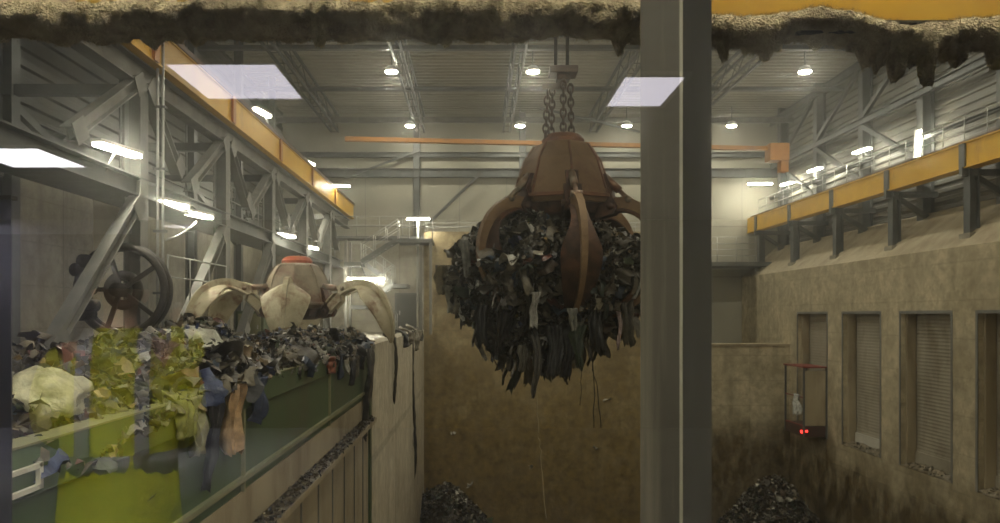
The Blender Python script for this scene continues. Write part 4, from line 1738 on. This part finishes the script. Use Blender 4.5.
b.box((x0 - .05, y0 + .1, z0 + .16), (x0 - .02, y0 + .3, z0 + .3))
b.build('red_light', M['redlamp'], t)
rag((x0 - .1, 36.9, -3.9), 1.0, .6, PI / 2, (.6, .6, .54), 'white rag snagged on the side of the signal booth', 260, None, sway=.15)

# light litter on the pit wall foot
for i, (px, py, lb) in enumerate(((470, 484, 'small white scrap stuck on the back pit wall lower left'), (531, 467, 'tiny pale scrap stuck on the back pit wall left of the string'), (453, 433, 'pale tan scrap high on the back pit wall beside the partition'), (607, 399, 'grey white scrap stuck on the back pit wall right of the cords'), (595, 447, 'upright pale scrap on the back pit wall below the cords'))):
    b = MB()
    crumple(b, at(px, py, YC - .06), .34, random.Random(300 + i), (.55, .53, .45), n=4)
    o = b.build('paper_scrap', M['waste'], origin=at(px, py, YC - .06), fix=False)
    tag(o, lb, 'scrap', 'scraps stuck on the back pit wall')


# ---------------------------------------------------------------- dusty air
hz = bpy.data.materials.new('dusty_air')
hz.use_nodes = True
hn = hz.node_tree
hn.nodes.clear()
vs = hn.nodes.new('ShaderNodeVolumeScatter')
vs.inputs['Density'].default_value = HAZE
vs.inputs['Anisotropy'].default_value = .8
vs.inputs['Color'].default_value = (.97, .95, .86, 1)
ho = hn.nodes.new('ShaderNodeOutputMaterial')
hn.links.new(vs.outputs[0], ho.inputs['Volume'])
b = MB()
b.box((-12.1, 2.2, -12.4), (XR + 2.3, YB - .05, ZC - .15))
tag(b.build('haze', hz, origin=(2, 24, 0)), 'thin dusty haze hanging in the air of the bunker hall', 'haze', kind='stuff')

# ======================================================================= PEOPLE
def skinned(name, pts, edges, mat, parent, loc, sub=2, root=0):
    me = bpy.data.meshes.new(name)
    me.from_pydata([p[:3] for p in pts], edges, [])
    o = bpy.data.objects.new(name, me)
    C.objects.link(o)
    me.materials.append(mat)
    sk = o.modifiers.new('skin', 'SKIN')
    sk.use_smooth_shade = True
    sv = me.skin_vertices[0] if me.skin_vertices else None
    for i, p in enumerate(pts):
        r = p[3] if isinstance(p[3], tuple) else (p[3], p[3])
        me.skin_vertices[0].data[i].radius = r
        me.skin_vertices[0].data[i].use_root = (i == root)
    s = o.modifiers.new('sub', 'SUBSURF')
    s.levels = s.render_levels = sub
    o.parent = parent
    return o


def person(loc, face, label, hairmat, seed, hat=False):
    """standing figure; local +Y is the way the person faces, feet at local z = 0; 1.76 m tall"""
    t = thing('person', label, 'person', loc, 'people in hi-vis jackets mirrored in the window')
    t.rotation_euler = (0, 0, face)
    P_ = []
    E_ = []

    def ch(start, pts):
        last = start
        for p in pts:
            P_.append(p)
            i = len(P_) - 1
            if last is not None:
                E_.append((last, i))
            last = i
        return last

    ch(None, [(0, 0, .93, (.16, .115))])
    ch(0, [(0, 0, 1.10, (.145, .105)), (0, .005, 1.27, (.165, .115)), (0, -.01, 1.40, (.15, .09)), (0, -.005, 1.475, (.065, .065)), (0, .01, 1.545, (.06, .062)), (0, .02, 1.60, (.072, .088)), (0, .018, 1.67, (.078, .098)), (0, .01, 1.735, (.055, .07))])
    for s in (-1, 1):
        hip = ch(0, [(s * .10, 0, .86, .095), (s * .115, .01, .50, .062), (s * .12, -.015, .28, .055), (s * .125, -.01, .09, .04)])
        ch(hip, [(s * .13, .09, .045, .04), (s * .135, .16, .03, .032)])
        wr = ch(3, [(s * .175, -.01, 1.39, .062), (s * .245, .0, 1.14, .045), (s * .16, .20, 1.02, .034), (s * .12, .215, 1.0, .028)])
        pal = ch(wr, [(s * .075, .225, .97, (.024, .034))])
        for k, (dy, ln) in enumerate(((-.028, .055), (-.009, .07), (.010, .075), (.028, .066))):
            ch(pal, [(s * .04, .24 + s * .012, .95 + dy, .0095), (-s * (ln * .5 - .04), .245 + s * .012, .945 + dy, .0088), (-s * (ln - .04), .235 + s * .012, .935 + dy, .0075)])
        ch(wr, [(s * .085, .25, 1.005, .011), (s * .055, .262, 1.015, .009)])
    skinned('body', P_, E_, M['skin'], t, loc)
    # face: nose, ears, eyes
    b = MB()
    b.add([(0, .118, 1.645), (-.016, .105, 1.602), (.016, .105, 1.602), (0, .142, 1.607), (0, .105, 1.596)], [(0, 1, 3), (0, 3, 2), (1, 4, 3), (4, 2, 3)])
    for s in (-1, 1):
        b.lathe((s * .085, .01, 1.615), [(.004, -.03), (.014, -.015), (.018, .01), (.008, .03)], 8)
    o = b.build('face_feature', M['skin'], None)
    o.parent = t
    b = MB()
    for s in (-1, 1):
        b.lathe((s * .031, .103, 1.64), [(.003, -.008), (.009, -.004), (.009, .004), (.003, .008)], 8)
    b.box((-.024, .100, 1.567), (.024, .108, 1.574))
    o = b.build('eyes_and_mouth', M['hair'], None)
    o.parent = t
    # hair: cap over the skull
    b = MB()
    g = []
    for a in range(14):
        th = .02 + a / 13 * 1.75
        row = []
        for k in range(29):
            ph = 2 * PI * k / 28
            front = max(0, math.sin(ph))
            tt = th * (1 - .36 * front)
            d = V((math.sin(tt) * math.cos(ph), math.sin(tt) * math.sin(ph), math.cos(tt)))
            r = 1 + .05 * noise.noise(d * 6 + V((seed, 0, 0)))
            row.append(V((0, .008, 1.66)) + V((d.x * .098 * r, d.y * .122 * r, d.z * .118 * r)))
        g.append(row)
    b.sheet(g)
    o = b.build('hair', hairmat, None, fix=False)
    o.parent = t
    # jacket: lofted torso, sleeves grown from the shoulders
    b = MB()
    g = []
    for z, rx, ry, y in ((.50, .235, .175, 0), (.54, .24, .18, 0), (.80, .218, .165, 0), (.98, .203, .150, .002), (1.15, .207, .150, .004), (1.28, .212, .148, .004), (1.36, .200, .132, -.004), (1.42, .155, .105, -.006), (1.455, .10, .085, -.004), (1.49, .078, .078, 0), (1.485, .066, .066, 0)):
        g.append([V((rx * math.cos(2 * PI * k / 40) * (1 + .03 * noise.noise(V((k % 40 * .5, z * 6, seed)))), y + ry * math.sin(2 * PI * k / 40) * (1 + .05 * noise.noise(V((k % 40 * .6, z * 7, seed + 4)))), z)) for k in range(41)])
    b.sheet(g)
    jk = b.build('hi_vis_jacket', M['hivis'], None, fix=False)
    jk.parent = t
    for s in (-1, 1):
        J = [(s * .15, -.005, 1.385, .075), (s * .20, -.01, 1.36, .082), (s * .245, -.01, 1.25, .074), (s * .25, .01, 1.13, .068), (s * .21, .13, 1.06, .060), (s * .175, .185, 1.025, .052)]
        skinned('sleeve', J, [(i, i + 1) for i in range(5)], M['hivis'], jk, loc)
    # silver bands
    def ring(z, rx, ry, h):
        g = []
        for zz in (z - h / 2, z + h / 2):
            g.append([V((rx * math.cos(2 * PI * k / 32), .003 + ry * math.sin(2 * PI * k / 32), zz)) for k in range(33)])
        b = MB()
        b.sheet(g)
        o = b.build('reflective_band', M['band'], None, fix=False)
        o.parent = t
        so = o.modifiers.new('thick', 'SOLIDIFY')
        so.thickness = .006
    ring(.985, .207, .152, .085)
    ring(.72, .222, .162, .07)
    for s in (-1, 1):
        b = MB()
        g = []
        for k, (y, z) in enumerate(((.150, 1.03), (.156, 1.15), (.158, 1.27), (.140, 1.38), (.075, 1.475), (0, 1.49), (-.09, 1.45), (-.145, 1.3), (-.148, 1.03))):
            g.append([V((s * .10 - .025, y, z)), V((s * .10 + .025, y, z))])
        b.sheet(g)
        o = b.build('reflective_band', M['band'], None, fix=False)
        o.parent = t
    # trousers and boots
    T = [(0, 0, .90, (.135, .09))]
    Et = []
    for s in (-1, 1):
        n = len(T)
        T += [(s * .095, 0, .80, .088), (s * .117, .01, .5, .082), (s * .122, -.015, .28, .074), (s * .126, -.01, .10, .068)]
        Et += [(0, n), (n, n + 1), (n + 1, n + 2), (n + 2, n + 3)]
    skinned('trousers', T, Et, M['trousers'], t, loc)
    for s in (-1, 1):
        B = [(s * .126, -.03, .05, .052), (s * .130, .07, .05, .052), (s * .135, .17, .04, .044), (s * .126, -.02, .14, .055)]
        skinned('boot', B, [(0, 1), (1, 2), (0, 3)], M['hair'], t, loc)
    return t


ya = mir(2.85)
person(V(((120 - 475) * 2.85 / K, ya, -1.54)), math.radians(165), 'person in yellow hi-vis jacket with dark hair seen from behind, mirrored large at lower left', M['hair'], 1)
yb = mir(9.2)
person(V(((178 - 475) * 9.2 / K, yb, -1.62)), math.radians(-20), 'person in yellow hi-vis jacket mirrored small above the near refuse heap', M['hair'], 2)

# ======================================================================== CAMERA
cam_d = bpy.data.cameras.new('camera')
cam = bpy.data.objects.new('camera', cam_d)
C.objects.link(cam)
cam.location = (0, 0, 0)
cam.rotation_euler = (PI / 2, 0, 0)
cam_d.sensor_width = 36
cam_d.lens = 36 * K / 1000
cam_d.shift_x = .025
cam_d.shift_y = .0535
cam_d.clip_start = .05
cam_d.clip_end = 300
SC.camera = cam

wd = bpy.data.worlds.new('world')
SC.world = wd
wd.use_nodes = True
wd.node_tree.nodes['Background'].inputs[0].default_value = (.5, .55, .65, 1)
wd.node_tree.nodes['Background'].inputs[1].default_value = .02

SC.view_settings.view_transform = 'Standard'
SC.view_settings.look = 'None'
SC.view_settings.gamma = 1
SC.view_settings.use_curve_mapping = False
SC.view_settings.exposure = 0.12
SC.cycles.use_denoising = True
SC.cycles.max_bounces = 8
SC.cycles.diffuse_bounces = 4
SC.cycles.glossy_bounces = 3
SC.cycles.transparent_max_bounces = 12
SC.cycles.sample_clamp_indirect = 6
SC.cycles.caustics_reflective = False
